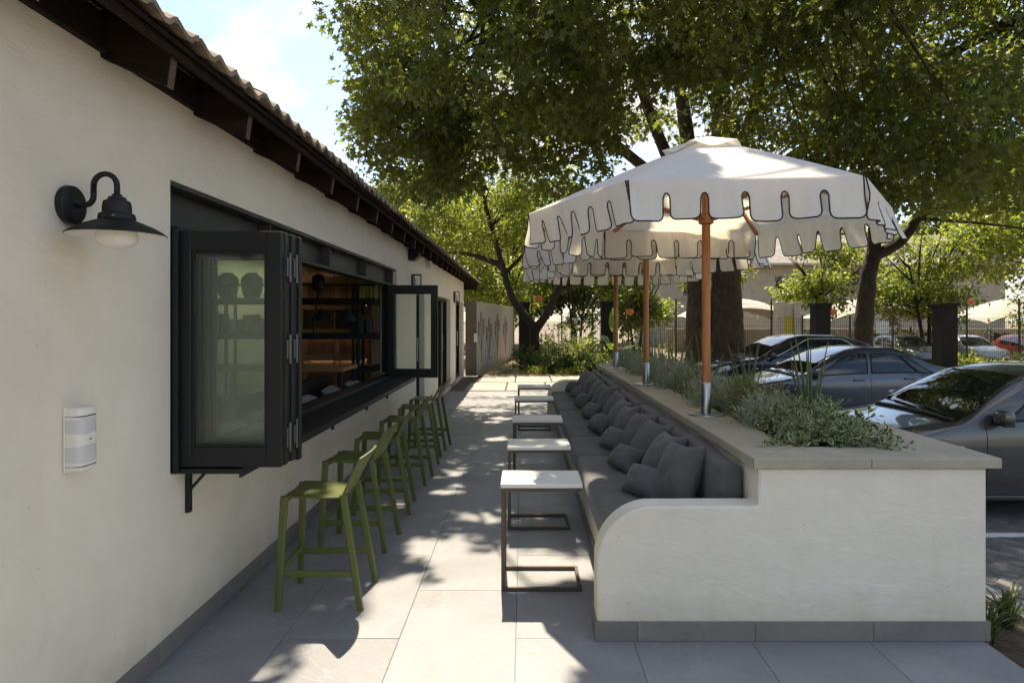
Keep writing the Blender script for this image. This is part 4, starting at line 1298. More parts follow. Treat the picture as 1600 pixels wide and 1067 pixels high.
# ------------------------------------------------------------------ umbrellas
def umbrella(loc, rot, label, seed):
    rr = random.Random(seed)
    u = thing("garden_umbrella", label, "umbrella", loc, rot, "cream umbrellas on the planter")
    Z0 = -loc[2]
    RIM, PEAK, RAD, NS = 2.46 + Z0, 2.985 + Z0, 1.33, 6
    MB().lathe([(0, .0005), (.135, .0005), (.137, .004), (.135, .011), (.05, .014), (0, .015)], n=40).build("base_plate", "steel", u, 1)
    MB().lathe([(.037, .015), (.036, .240), (.034, .243), (.032, .243)], n=24).build("sleeve", "steel", u, 1)
    MB().lathe([(0, .02), (.0315, .02), (.0315, 2.0), (.030, PEAK - .02), (0, PEAK - .02)], n=20).build("pole", "pole_wood", u, 1)
    MB().lathe([(.033, RIM - .10), (.055, RIM - .09), (.055, RIM - .03), (.033, RIM - .02)], n=20).build("runner", "pole_wood", u, 1)
    MB().lathe([(.033, PEAK - .16), (.06, PEAK - .15), (.06, PEAK - .09), (.033, PEAK - .08)], n=20).build("hub", "pole_wood", u, 1)
    ang = [R(-120 + 60 * k) for k in range(6)]         # first edge faces the camera
    def top(t, k, s):
        """canopy point: t 0 peak..1 rim, along edge k, s 0..1"""
        a0, a1 = ang[k], ang[(k + 1) % 6]
        p0 = Vector((math.cos(a0), math.sin(a0), 0)); p1 = Vector((math.cos(a1), math.sin(a1), 0))
        p = p0.lerp(p1, s) * RAD * t
        z = PEAK + (RIM - PEAK) * (t ** 1.10)
        sag = .030 * math.sin(math.pi * s) * t * (1.0 - t) * 2
        return Vector((p.x, p.y, z - sag))
    NT, NSG = 10, 8
    mb = MB()
    for k in range(6):
        V = [top(.12 + .88 * i / NT, k, j / NSG) for i in range(NT + 1) for j in range(NSG + 1)]
        F = [(i * (NSG + 1) + j, (i + 1) * (NSG + 1) + j, (i + 1) * (NSG + 1) + j + 1, i * (NSG + 1) + j + 1) for i in range(NT) for j in range(NSG)]
        mb.add(V, F)
    can = mb.build("canopy", "canvas", u, 'all')
    can.data.set_sharp_from_angle(angle=R(12))
    mb = MB()          # seam welts on the hips
    # vent cap
    mb2 = MB()
    for k in range(6):
        V = []
        for i in range(6):
            t = i / 5 * .235
            for j in range(9):
                s = j / 8
                p = top(max(t, .001), k, s)
                wave = .016 * (i / 5) ** 2 * math.cos(2 * math.pi * s * 1.0)
                V.append((p.x * 1.04, p.y * 1.04, p.z + .036 - .010 * (i / 5) + wave))
        F = [(i * 9 + j, (i + 1) * 9 + j, (i + 1) * 9 + j + 1, i * 9 + j + 1) for i in range(5) for j in range(8)]
        mb2.add(V, F)
    mb2.build("vent_cap", "canvas", u, 'all')
    # ribs and struts
    for k in range(6):
        d = Vector((math.cos(ang[k]), math.sin(ang[k]), 0))
        rib = MB().bar(d * .05 + Vector((0, 0, PEAK - .115)), d * (RAD - .015) + Vector((0, 0, RIM - .022)), .022, .03).build("rib", "pole_wood", u)
        m = d * RAD * .55; zz = PEAK - .115 + (RIM - .022 - PEAK + .115) * .55
        MB().bar(d * .05 + Vector((0, 0, RIM - .06)), Vector((m.x, m.y, zz - .02)), .018, .024).build("strut", "pole_wood", rib)
    # scalloped valance, one cloth panel per side with black piping
    H, SLOT, NTAB, SW = .245, .112, 6, .044
    for k in range(6):
        a0, a1 = ang[k], ang[(k + 1) % 6]
        p0 = Vector((math.cos(a0), math.sin(a0), 0)) * (RAD + .003); p1 = Vector((math.cos(a1), math.sin(a1), 0)) * (RAD + .003)
        Ln = (p1 - p0).length; e = (p1 - p0) / Ln; nrm = Vector((math.cos((a0 + a1) / 2), math.sin((a0 + a1) / 2), 0))
        ph = rr.uniform(0, 6); ph2 = rr.uniform(0, 6)
        flare = rr.uniform(.02, .06)
        tabj = [(rr.uniform(-.010, .010), rr.uniform(-.028, .028), rr.uniform(-.28, .28)) for _ in range(NTAB)]
        def pos(uu, vv):
            hv = vv / H
            tix = min(NTAB - 1, max(0, int(uu / Ln * NTAB)))
            b = flare * hv + .020 * hv * math.sin(uu * 11 + ph) + .013 * hv * math.sin(uu * 27 + ph2) + .005 * min(1, 3 * hv) * math.sin(uu * 61 + ph)
            if vv > SLOT:
                q = (vv - SLOT) / (H - SLOT)
                c = (tix + .5) * Ln / NTAB
                b += q * (tabj[tix][1] + (uu - c) * tabj[tix][2])
            sagz = 0.0
            return p0 + e * (uu + .012 * hv * math.sin(uu * 8 + ph)) + nrm * b + Vector((0, 0, RIM + .002 - vv + sagz))
        cols = []      # list of strips, each a list of (u, vbot)
        g0 = .010
        tw = (Ln - 2 * g0) / NTAB
        outline = [(g0, 0.0)]
        strips = []
        for t in range(NTAB):
            ua = g0 + t * tw + (SW / 2 if t else 0); ub = g0 + (t + 1) * tw - (SW / 2 if t < NTAB - 1 else 0)
            hb = H + tabj[t][0]; r = .036
            us = [ua + (ub - ua) * q for q in (0, .03, .08, .16, .26, .38, .5, .62, .74, .84, .92, .97, 1)]
            st_ = []
            for x in us:
                d = min(x - ua, ub - x)
                vb = hb - r + math.sqrt(max(0, r * r - (r - min(d, r)) ** 2))
                st_.append((x, vb))
            strips.append(st_)
            outline += [(ua, SLOT + (st_[0][1] - SLOT) * q / 4) for q in range(4)] if t else [(ua, st_[0][1] * q / 6) for q in range(1, 6)]
            outline += st_
            if t < NTAB - 1:
                outline += [(ub, st_[-1][1] + (SLOT - st_[-1][1]) * q / 4) for q in range(1, 5)]
                sl = [(ub + SW * q / 6, SLOT - .03 * math.sin(math.pi * q / 6) ** .6) for q in range(7)]
                strips.append(sl)
                outline += sl[1:-1]
            else:
                outline += [(ub, st_[-1][1] * (1 - q / 6)) for q in range(1, 7)]
        mb = MB()
        for st_ in strips:
            V = []; NV = 8
            for (x, vb) in st_:
                for q in range(NV + 1): V.append(pos(x, vb * q / NV))
            F = [(i * (NV + 1) + q, (i + 1) * (NV + 1) + q, (i + 1) * (NV + 1) + q + 1, i * (NV + 1) + q + 1) for i in range(len(st_) - 1) for q in range(NV)]
            mb.add(V, F)
        vl = mb.build("valance", "canvas", u, 'all')
        MB().tube([pos(x, v) for x, v in outline], .0046, 5).build("piping", "piping", vl, 'all')
    return u
umbrella((1.362, 4.92, .943), R(-5), "nearest cream scalloped umbrella with black piping on the planter", 3)
umbrella((1.342, 7.22, .943), R(3), "middle cream scalloped umbrella, behind the nearest one", 5)
umbrella((1.348, 9.62, .943), R(-3), "farthest cream scalloped umbrella over the far end of the bench", 9)

# ------------------------------------------------------------------ cars
def interp(pts, x):
    xs = [p[0] for p in pts]; ys = [p[1] for p in pts]
    return float(np.interp(x, xs, ys))
def smooth_prof(pts, n=200):
    """Catmull-Rom resample of a side profile, x monotone"""
    xs = np.array([p[0] for p in pts], float); zs = np.array([p[1] for p in pts], float)
    m = np.zeros(len(xs)); d = np.diff(zs) / np.diff(xs)
    m[1:-1] = np.where(d[:-1] * d[1:] > 0, 2 * d[:-1] * d[1:] / (d[:-1] + d[1:] + 1e-9), 0); m[0] = d[0]; m[-1] = d[-1]
    X = np.linspace(xs[0], xs[-1], n); out = []
    for x in X:
        i = min(len(xs) - 2, max(0, np.searchsorted(xs, x) - 1))
        h = xs[i + 1] - xs[i]; t = (x - xs[i]) / h
        out.append((x, (2*t**3-3*t*t+1)*zs[i] + (t**3-2*t*t+t)*h*m[i] + (-2*t**3+3*t*t)*zs[i+1] + (t**3-t*t)*h*m[i+1]))
    return out

def make_car(name, label, loc, rz, paintm, top, belt, W, cowl, rf, rr_, deck, wheels, side_windows, doors, chrome_line=False,
             wheel_r=.32, detail=True, sticker=False, group="cars parked beside the planter"):
    c = thing(name, label, "car", loc, rz, group)
    Lc = top[-1][0]
    tp = smooth_prof(top); bl = smooth_prof(belt)
    hw = W / 2
    def width(x):
        f = 1.0
        if x < .95: f -= .30 * (1 - x / .95) ** 2.6
        if x > Lc - .8: f -= .20 * ((x - Lc + .8) / .8) ** 2.4
        return hw * f
    def bottom(x):
        b = .24
        if x < .25: b += .10 * (1 - x / .25)
        if x > Lc - .3: b += .14 * ((x - Lc + .3) / .3)
        for wx in wheels:
            r = wheel_r + .05; d = abs(x - wx)
            if d < r: b = max(b, .31 + math.sqrt(r * r - d * d) * .98)
        return b
    def section(x):
        zt = interp(tp, x); w = width(x); zb = bottom(x)
        zs = min(interp(bl, x), zt - .025)
        gh = max(0, zt - zs - .03)
        wr = w * .955 - .40 * gh
        P = []
        zl = max(zb + .02, .34)
        P += [(w * .90, zb), (w * .965, zb + .03), (w * .985, max(zb + .04, zl + .05))]
        zm = zs
        lo = P[-1][1]
        for t in (.2, .4, .6, .8, .92):
            z = lo + (zm - lo) * t
            P.append((w * (1.0 - .012 * abs(t - .6) * 2 - (.014 if t > .9 else 0)), z))
        P.append((w * .962, zs))                                        # 8: shoulder
        for t in np.linspace(0, 1, 7)[1:]:                              # 9..14: side glass
            y = w * .955 + (wr - w * .955) * t + .018 * math.sin(math.pi * t) * min(1, gh * 3)
            P.append((y, zs + .004 + gh * .90 * t))
        ye, ze = P[-1]
        for t in (.3, .6, .85): P.append((ye - .07 * math.sin(t * math.pi / 2) * (1 if gh > .1 else .8), ze + (zt - .008 - ze) * math.sin(t * math.pi / 2)))
        y0 = P[-1][0]; z0 = P[-1][1]
        for t in (.25, .5, .75, 1.0): P.append((y0 * (1 - t), z0 + (zt + .012 - z0) * (1 - (1 - t) ** 2)))
        return P
    xs = sorted(set([0, .02, .05, .1, .16] + list(np.arange(.2, Lc - .15, .06)) + [wx + s * (wheel_r + .05) * q for wx in wheels for s in (-1, 1) for q in (1.0, .97, .9)] + [Lc - .12, Lc - .06, Lc - .02, Lc]))
    secs = [section(x) for x in xs]
    n = len(secs[0])
    V = []
    for x, P in zip(xs, secs):
        V += [(x, -y, z) for y, z in P] + [(x, y, z) for y, z in P[-2::-1]]
    m = 2 * n - 1
    F = [(i * m + j, i * m + j + 1, (i + 1) * m + j + 1, (i + 1) * m + j) for i in range(len(xs) - 1) for j in range(m - 1)]
    F += [tuple(range(m))[::-1], tuple((len(xs) - 1) * m + j for j in range(m))]
    body = MB().add(V, F).build("body", paintm, c, 1)
    body.data.set_sharp_from_angle(angle=R(50))
    MB().bbox(.35, Lc - .35, -hw * .86, hw * .86, .17, .34, .02).build("underbody", "car_trim", c)
    MB().box(.5, Lc - .6, -hw * .72, hw * .72, .345, .6).build("floor_pan", "car_trim", c)
    def on_side(x, t, side, off=.005):
        P = section(x); seg = P[8:15]
        f = t * 6; i = min(5, int(f)); q = f - i
        y = seg[i][0] + (seg[i + 1][0] - seg[i][0]) * q; z = seg[i][1] + (seg[i + 1][1] - seg[i][1]) * q
        return Vector((x, side * (y + off), z + off * .35))
    def top_z(x, y):
        P = section(x)[8:]
        ys = [p[0] for p in P][::-1]; zz = [p[1] for p in P][::-1]
        return float(np.interp(abs(y), ys, zz))
    for side in (-1, 1):
        for (xa0, xa1, xb0, xb1) in side_windows:                    # bottom/top x at front, bottom/top x at rear
            V = []; NU, NV = 16, 6
            for j in range(NV + 1):
                t = j / NV
                a = xa0 + (xa1 - xa0) * t; b = xb0 + (xb1 - xb0) * t
                for i in range(NU + 1): V.append(on_side(a + (b - a) * i / NU, .07 + .82 * t, side))
            F = [(j * (NU + 1) + i, j * (NU + 1) + i + 1, (j + 1) * (NU + 1) + i + 1, (j + 1) * (NU + 1) + i) for j in range(NV) for i in range(NU)]
            wi = MB().add(V, F).build("side_window", "car_glass", c, 'all')
            ed = [V[i] for i in range(NU + 1)] + [V[j * (NU + 1) + NU] for j in range(1, NV + 1)] + [V[NV * (NU + 1) + i] for i in range(NU - 1, -1, -1)] + [V[j * (NU + 1)] for j in range(NV - 1, -1, -1)]
            if detail: MB().tube(ed, .011, 5).build("window_trim", "car_trim", wi, 'all')
        for dx in doors:
            P = section(dx)[1:10]
            mbs = MB().tube([(dx, side * (y + .0005), z) for y, z in P], .0035, 5)
            mbs.build("door_seam", "car_trim", c)
        if detail:
            for hx in [d - .22 for d in doors[1:]]:
                zz = interp(bl, hx) - .085; w = width(hx)
                MB().rbox((hx, side * (w * .99 + .012), zz), (.20, .035, .032), .014).build("door_handle", paintm, c, 'all')
            mx = cowl + .36; w = width(mx) * .96
            mz = interp(bl, mx) + .055
            mi = MB().rbox((mx, side * (w + .10), mz + .02), (.12, .19, .135), .045).build("mirror", paintm, c, 'all')
            MB().bar((mx - .01, side * (w - .03), mz - .03), (mx, side * (w + .05), mz - .01), .05, .04).build("mirror_arm", "car_trim", mi)
            MB().rbox((mx, side * (w + .10), mz - .045), (.10, .17, .03), .012).build("mirror_base", "car_trim", mi, 'all')
            sx = cowl - .02; zz = interp(bl, sx) - .20; w = width(sx)
            MB().rbox((sx, side * w * 1.0, zz), (.085, .02, .032), .009).build("side_lamp", "lamp_clear", c, 'all')
            MB().rbox((sx - .015, side * (w * 1.0 + .004), zz), (.03, .02, .022), .007).build("side_lamp", "lamp_red", c, 'all')
            V = []; NU = 8
            for j in range(5):
                for i in range(NU + 1):
                    x = .06 + .42 * i / NU; P = section(x); z = P[8][1] - .02 - .13 * j / 4 * (1 - .3 * i / NU)
                    yy = np.interp(z, [p[1] for p in P[:9]], [p[0] for p in P[:9]])
                    V.append((x - .004, side * (yy + .004), z))
            F = [(j * (NU + 1) + i, j * (NU + 1) + i + 1, (j + 1) * (NU + 1) + i + 1, (j + 1) * (NU + 1) + i) for j in range(4) for i in range(NU)]
            MB().add(V, F).build("headlight", "lamp_clear", c, 'all')
        V = []
        for j in range(4):
            for i in range(6):
                x = Lc - .42 + .40 * i / 5; P = section(x); z = P[8][1] - .03 - .16 * j / 3
                yy = np.interp(z, [p[1] for p in P[:9]], [p[0] for p in P[:9]])
                V.append((x + .003, side * (yy + .004), z))
        F = [(j * 6 + i, j * 6 + i + 1, (j + 1) * 6 + i + 1, (j + 1) * 6 + i) for j in range(3) for i in range(5)]
        MB().add(V, F).build("tail_light", "lamp_red", c, 'all')
        if chrome_line:
            a, b = side_windows[0][0] - .05, side_windows[-1][2] + .08
            pts = [on_side(a + (b - a) * i / 30, min(.97, .05 + .95 * min(1, 2.2 * i / 30, 3.2 * (1 - i / 30) + .2)), side, .009) for i in range(31)]
            MB().tube(pts, .012, 6).build("chrome_trim", "chrome", c, 'all')
        MB().bbox(wheels[0] + .42, wheels[1] - .42, side * hw * .955 - .02, side * hw * .955 + .02, .222, .262, .008).build("sill_trim", paintm, c)
        for wx in wheels:
            Mw = Matrix.Rotation(R(90) * -side, 3, 'X')
            cc = (wx, side * (hw - .105), wheel_r)
            ty = MB().lathe([(.20, -.09), (wheel_r - .03, -.10), (wheel_r, -.08), (wheel_r, .08), (wheel_r - .03, .10), (.215, .095)], cc, 28, Mw, False)
            wh = MB().lathe([(.0, .055), (.05, .06), (.06, .045), (.18, .075), (.212, .09), (.215, .05), (.215, -.08)], cc, 28, Mw).build("wheel", "rim", c, 1)
            ty.build("tyre", "tyre", wh, 1)
            sp = MB()
            for k in range(5):
                a = 2 * math.pi * k / 5
                sp.bar((wx, side * (hw - .03), wheel_r), (wx + .2 * math.cos(a), side * (hw - .022), wheel_r + .2 * math.sin(a)), .05, .015, (0, 1, 0))
            sp.build("spoke", "rim", wh)
    def top_patch(pname, x0, x1, fy, m, off=.006, inset=0.0):
        V = []; NU, NV = 14, 16
        for i in range(NU + 1):
            x = x0 + (x1 - x0) * i / NU
            P = section(x); ye = P[14][0] - .01 if P[14][1] - P[8][1] > .05 else P[8][0] * .93 - .02
            ye = min(ye, P[14][0] + .05)
            for j in range(NV + 1):
                y = (-1 + 2 * j / NV) * ye * fy
                V.append((x - off * .4 * (1 if x0 < Lc / 2 else -1), y, top_z(x, y) + off))
        F = [(i * (NV + 1) + j, i * (NV + 1) + j + 1, (i + 1) * (NV + 1) + j + 1, (i + 1) * (NV + 1) + j) for i in range(NU) for j in range(NV)]
        return MB().add(V, F).build(pname, m, c, 'all'), V, NU, NV
    wsn, V, NU, NV = top_patch("windshield", cowl + .03, rf - .02, .95, "car_glass")
    ed = [V[j] for j in range(NV + 1)]
    if detail:
        MB().tube([Vector(v) + Vector((-.02, 0, .004)) for v in ed], .018, 6).build("cowl_trim", "car_trim", wsn, 'all')
        for (ya_, yb_) in ((-.55, -.02), (.0, .5)):
            pts = []
            for q in range(7):
                y = ya_ + (yb_ - ya_) * q / 6; x = cowl + .06 + .05 * q / 6
                pts.append((x, y, top_z(x, y) + .022))
            MB().tube(pts, .008, 5).build("wiper", "car_trim", wsn, 'all')
    if sticker:
        q = wsn; x, y = cowl + .20, -.44
        z = top_z(x, y); nx = top_z(x + .02, y) - z
        Mr = Vector((-nx, 0, .02)).normalized().to_track_quat('Z', 'X').to_matrix()
        MB().lathe([(0, .012), (.042, .012), (.042, .010), (0, .010)], (x, y, z), 18, Mr).build("licence_disc", "sticker", wsn)
    top_patch("rear_window", rr_ + .03, deck - .03, .93, "car_glass")
    # hood shut line
    hp = []
    for i in range(12):
        x = .16 + (cowl - .1 - .16) * i / 11; y = section(x)[8][0] * .80
        hp.append((x, y, top_z(x, y) + .001))
    for s in (-1, 1): MB().tube([(x, s * y, z) for x, y, z in hp], .003, 5).build("hood_seam", "car_trim", c)
    MB().rbox((.012, 0, .46), (.05, .9, .16), .03).build("grille", "car_trim", c, 'all')
    return c

# silver hatchback, nose towards the planter
make_car("parked_car", "silver grey hatchback in the nearest bay, its windscreen reflecting leaves", (2.98, 7.17, PARK), 0, "paint_silver",
         [(0, .58), (.06, .68), (.25, .77), (.7, .87), (1.25, .965), (1.62, 1.20), (2.05, 1.405), (2.45, 1.475), (3.1, 1.485), (3.5, 1.45), (3.72, 1.33), (3.92, 1.05), (4.0, .80), (4.02, .60)],
         [(0, .55), (.3, .74), (.9, .87), (1.3, .935), (2.2, .97), (3.4, 1.02), (4.02, 1.0)], 1.70, 1.22, 2.02, 3.52, 3.90, (.78, 3.25),
         [(1.66, 2.12, 2.50, 2.50), (2.58, 2.58, 3.32, 3.22)], [1.47, 2.54, 3.40], sticker=True, wheel_r=.30)
make_car("parked_car", "blue grey sedan in the second bay behind the silver hatchback", (3.62, 12.6, PARK), 0, "paint_blue",
         [(0, .58), (.06, .68), (.25, .76), (.8, .86), (1.30, .95), (1.75, 1.20), (2.15, 1.38), (2.55, 1.455), (2.95, 1.455), (3.35, 1.36), (3.75, 1.17), (4.0, 1.09), (4.35, 1.06), (4.5, 1.0), (4.58, .82), (4.6, .60)],
         [(0, .55), (.3, .73), (.9, .86), (1.3, .925), (2.2, .96), (3.4, .99), (4.6, .99)], 1.76, 1.26, 2.20, 3.10, 3.85, (.88, 3.55),
         [(1.50, 2.12, 2.52, 2.56), (2.60, 2.64, 3.40, 3.12), (3.44, 3.16, 3.72, 3.30)], [1.50, 2.57, 3.48])
make_car("parked_car", "dark navy crossover with chrome window line in the third bay", (4.35, 16.4, PARK), R(3), "paint_navy",
         [(0, .68), (.06, .80), (.25, .90), (.7, 1.0), (1.15, 1.06), (1.6, 1.32), (1.95, 1.50), (2.4, 1.585), (3.1, 1.58), (3.7, 1.47), (4.05, 1.32), (4.3, 1.1), (4.4, .8), (4.42, .65)],
         [(0, .62), (.3, .86), (.9, .98), (1.3, 1.02), (2.2, 1.06), (3.4, 1.12), (4.42, 1.10)], 1.84, 1.12, 1.95, 3.65, 4.22, (.86, 3.5),
         [(1.42, 2.0, 2.45, 2.45), (2.54, 2.54, 3.35, 3.2), (3.40, 3.25, 3.78, 3.5)], [1.45, 2.49, 3.38], chrome_line=True, wheel_r=.34)
far_top = [(0, .68), (.06, .80), (.25, .88), (.7, .96), (1.1, 1.02), (1.55, 1.28), (1.9, 1.46), (2.4, 1.54), (3.1, 1.53), (3.6, 1.43), (3.95, 1.15), (4.1, .9), (4.15, .65)]
far_belt = [(0, .62), (.3, .82), (.9, .93), (1.3, .97), (2.2, 1.0), (3.4, 1.04), (4.15, 1.0)]
for (x, y, a, pm, lab) in ((18.3, 29.5, 90, "paint_grey", "small grey car beyond the fence, left of the dark square pillar"),
                           (21.6, 30.0, 90, "paint_white", "white car beyond the fence, just right of the dark square pillar"),
                           (24.4, 29.8, 84, "paint_red", "dark red car beyond the fence at the right edge")):
    make_car("distant_car", lab, (x, y, -.62), R(a), pm, far_top, far_belt, 1.74, 1.1, 1.9, 3.55, 3.95, (.8, 3.3),
             [(1.42, 1.95, 2.4, 2.4), (2.5, 2.5, 3.3, 3.2)], [1.45, 2.45], detail=False, group="cars beyond the fence")

# ------------------------------------------------------------------ planter plants
def plant_empty(name, label, cat, loc, group=None):
    return thing(name, label, cat, loc, 0, group)

def shrub(label, loc, r, h, n, size, material, kind='slim', group=None, name="shrub", up=0.7, stems=True):
    p = plant_empty(name, label, "shrub", loc, group)
    k = max(12, int(n / 22))
    d = unit(k); d[:, 2] = np.abs(d[:, 2])
    rad = rng.random(k) ** .45
    C = d * rad[:, None] * np.array([r, r, h])
    C += rng.normal(size=C.shape) * np.array([.14 * r, .14 * r, .12 * h])
    C[:, 2] = np.maximum(C[:, 2], .02)
    P, D, N = leaves_around(C, 22, .28 * r + .015, droop=-up, flat=.9)
    P[:, 2] = np.maximum(P[:, 2], .004)
    S = size * rng.uniform(.6, 1.25, len(P))
    link_mesh("foliage", leaf_mesh("foliage", kind, P, D, N, S), material, p)["kind"] = "stuff"
    if stems:
        mb = MB()
        for q in range(min(14, k)):
            c = C[q] * .92
            mb.tube([(c[0] * .1, c[1] * .1, -.01), (c[0] * .5, c[1] * .5, c[2] * .6), tuple(c)], [.006, .004, .002], 4)
        mb.build("stem", "bark_pale", p)
    return p

ZP = .914
# variegated trailing cover at the near end
for i, (x, y, r, h, n) in enumerate(((1.66, 3.86, .24, .13, 420), (1.93, 3.90, .26, .16, 520), (1.78, 4.18, .28, .20, 480), (2.02, 4.38, .22, .20, 330), (1.98, 5.02, .22, .20, 330))):
    lab = ["variegated trailing plant spilling over the left corner of the planter", "variegated trailing plant at the near right corner of the planter",
           "variegated trailing plant in the middle of the near planter end", "variegated trailing plant at the foot of the nearest reeds",
           "variegated trailing plant beside the parking edge behind the nearest reeds"][i]
    p = plant_empty("trailing_plant", lab, "plant", (x, y, ZP), "variegated trailing plants")
    k = n // 10
    a = rng.random(k) * 6.283; rr_ = np.sqrt(rng.random(k)) * r
    C = np.stack([np.cos(a) * rr_, np.sin(a) * rr_, h * (1 - (rr_ / r) ** 2) * rng.uniform(.3, 1.1, k) + .015], 1)
    P, D, N = leaves_around(C, 18, .058, droop=-.15, flat=.85)
    P[:, 2] = np.maximum(P[:, 2], .006)
    if i in (0, 1):     # a few runners over the coping
        m_ = 26
        t = rng.random(m_)
        base = np.array([-.20, -.12, .034]) if i == 0 else np.array([.04, -.24, .036])
        tip = np.array([-.36, -.20, .036]) if i == 0 else np.array([.10, -.34, .036])
        Q = base + (tip - base) * t[:, None] + rng.normal(size=(m_, 3)) * .022
        Q[:, 2] = .036 + np.abs(rng.normal(size=m_)) * .018
        P = np.concatenate([P, Q]); D = np.concatenate([D, unit(m_)]); N = np.concatenate([N, np.tile([0, 0, 1.], (m_, 1)) + unit(m_) * .4])
    S = .037 * rng.uniform(.65, 1.3, len(P))
    link_mesh("foliage", leaf_mesh("foliage", 'vinca', P, D, N, S), "leaf_vinca", p)["kind"] = "stuff"
    mb = MB()
    for q in range(12):
        c = C[q]; mb.tube([(c[0] * .2, c[1] * .2, 0), (c[0] * .7, c[1] * .7, c[2] * .8), tuple(c)], .0022, 4)
    mb.build("stem", "leaf_grass", p)
ys = [4.50, 4.95, 5.45, 5.9, 6.4, 6.9, 7.45, 8.0, 8.55, 9.1, 9.65, 10.15]
for i, y in enumerate(ys):
    m = "leaf_silver" if i % 3 != 1 else ("leaf_olive" if i in (1, 4) else "leaf_silver")
    x = 1.66 + .06 * math.sin(i * 2.1)
    shrub(f"soft silver grey shrub behind the coping, {ORD[i]} from the near end of the planter" if m == "leaf_silver" else f"low olive green shrub among the silver ones, {ORD[i]} from the near end of the planter",
          (x, y, ZP), .235, .22 + .04 * (i % 2), 2200, .05, m, 'slim', "silver shrubs in the planter", "silver_shrub")
for i, y in enumerate((5.55, 6.6, 7.7, 8.8, 9.9)):
    shrub(f"low olive bush on the parking side of the planter, {ORD[i]} from the near end", (1.97, y, ZP), .20, .16, 700, .05, "leaf_olive", 'oval', "olive bushes in the planter", "olive_bush")

def blades(label, loc, n, h, spread, w, material, name, cat, group=None, curve=.15, flatb=False, part="blade"):
    p = plant_empty(name, label, cat, loc, group)
    for q in range(n):
        a = random.uniform(0, 6.283); r0 = random.uniform(0, .05)
        hh = h * random.uniform(.55, 1.05); ln = spread * random.uniform(.1, 1.0)
        pts = []
        for s in range(7):
            t = s / 6
            rr_ = r0 + ln * (t * .5 + t * t * .5)
            z = hh * (t - curve * t * t * t)
            pts.append(Vector((math.cos(a) * rr_, math.sin(a) * rr_, z)))
        if flatb:
            V = []; F = []
            sd = Vector((-math.sin(a), math.cos(a), 0))
            for s, c in enumerate(pts):
                t = s / 6; ww = w * (1 - t ** 2.2) * (.6 + .8 * min(1, t * 3)) / 1.4 + .0006
                V += [c + sd * ww, c + Vector((0, 0, .25 * ww)), c - sd * ww]
            F = [(3 * s + k, 3 * s + k + 1, 3 * s + k + 4, 3 * s + k + 3) for s in range(6) for k in (0, 1)]
            MB().add(V, F).build(part, material, p, 'all', recalc=False)
        else:
            MB().tube(pts, [w * (1 - .75 * (s / 6) ** 1.5) for s in range(7)], 5).build(part, material, p, 'all', recalc=False)
    return p
for i, (x, y, n, h) in enumerate(((1.92, 4.42, 15, .66), (1.76, 5.15, 9, .60), (1.86, 5.62, 8, .58), (1.60, 5.85, 6, .66), (1.76, 6.35, 8, .70), (1.80, 7.0, 8, .70),
                                  (1.80, 7.7, 8, .62), (1.82, 8.4, 8, .70), (1.80, 9.2, 7, .66), (1.85, 9.9, 7, .60))):
    blades(f"clump of upright green reeds in the planter, {ORD[i]} from the near end", (x, y, ZP), n, h, .16, .011 if i == 0 else .008, "leaf_reed", "reed_clump", "reeds", "reed clumps in the planter", .02)
for i, (x, y) in enumerate(((2.60, 3.72), (2.84, 3.88), (2.58, 4.12), (2.82, 4.4), (2.62, 4.9), (2.66, 3.2), (2.9, 3.35))):
    blades(f"dark strappy grass clump beside the patio edge, {ORD[[2, 3, 4, 5, 6, 0, 1][i]]} from the camera", (x, y, -.16), 46, .42, .30, .008, "leaf_grass", "grass_clump", "grass", "grass clumps along the parking edge", .55, True)

# ------------------------------------------------------------------ garden wall, metal flowers
gw = thing("garden_wall", "pale plastered garden wall beyond the cafe with a brown painted end", "wall", (-1.39, 19.5, 0))
A, Bp = Vector((-1.39, 19.5)), Vector((-.44, 28.6))
dv = (Bp - A).normalized(); nv = Vector((-dv.y, dv.x))
def wallpt(s, o): return (A + dv * s + nv * o)
Lw = (Bp - A).length
def wpoly(s0, s1, o0, o1): return [tuple(wallpt(s0, o0)), tuple(wallpt(s1, o0)), tuple(wallpt(s1, o1)), tuple(wallpt(s0, o1))]
MB().prism(wpoly(0.02, Lw, 0, .30), 0.0, 2.20, 2, .006).build("wall_face", "grey_plaster", gw, world=True)
MB().prism(wpoly(-.02, .019, 0.0, .33), 0.0, 2.205, 2, .004).build("end_panel", "brown_plaster", gw, world=True)
for i, s in enumerate((0.75, 2.3, 4.2, 6.4)):
    base = wallpt(s, -.012)
    f = thing("metal_flower", f"dark metal flower on the garden wall, {ORD[i]} from the building", "wall art", (base.x, base.y, 0), math.atan2(dv.y, dv.x), "metal flowers on the garden wall")
    hh = (1.72, 1.55, 1.70, 1.62)[i]
    MB().tube([(0, 0, .35), (.05, 0, .8), (.02, 0, hh - .25)], .007, 5).build("stem", "rafter_end", f)
    for (dx, dz) in ((0, 0), (-.45, -.28), (.42, -.20)):
        MB().tube([(.03, 0, hh - .9 + dz * .4), (dx * .6, 0, hh - .5 + dz), (dx, 0, hh - .25 + dz)], .005, 5).build("branch", "rafter_end", f)
        for q in (-1, 1):
            pts = []
            for t in range(13):
                a = 2 * math.pi * t / 12
                pts.append((dx + q * .10 * (.6 + .4 * math.sin(a)) + .085 * math.sin(a), 0, hh - .05 + dz - .22 * math.cos(a)))
            MB().tube(pts, .005, 5).build("petal", "rafter_end", f)
ib = MB().bbox(-1.46, -1.37, 19.36, 19.47, 1.0, 1.25, .01).build("intercom_box", "sensor_white")
tag(ib, "small white box on the brown end of the garden wall", "box")

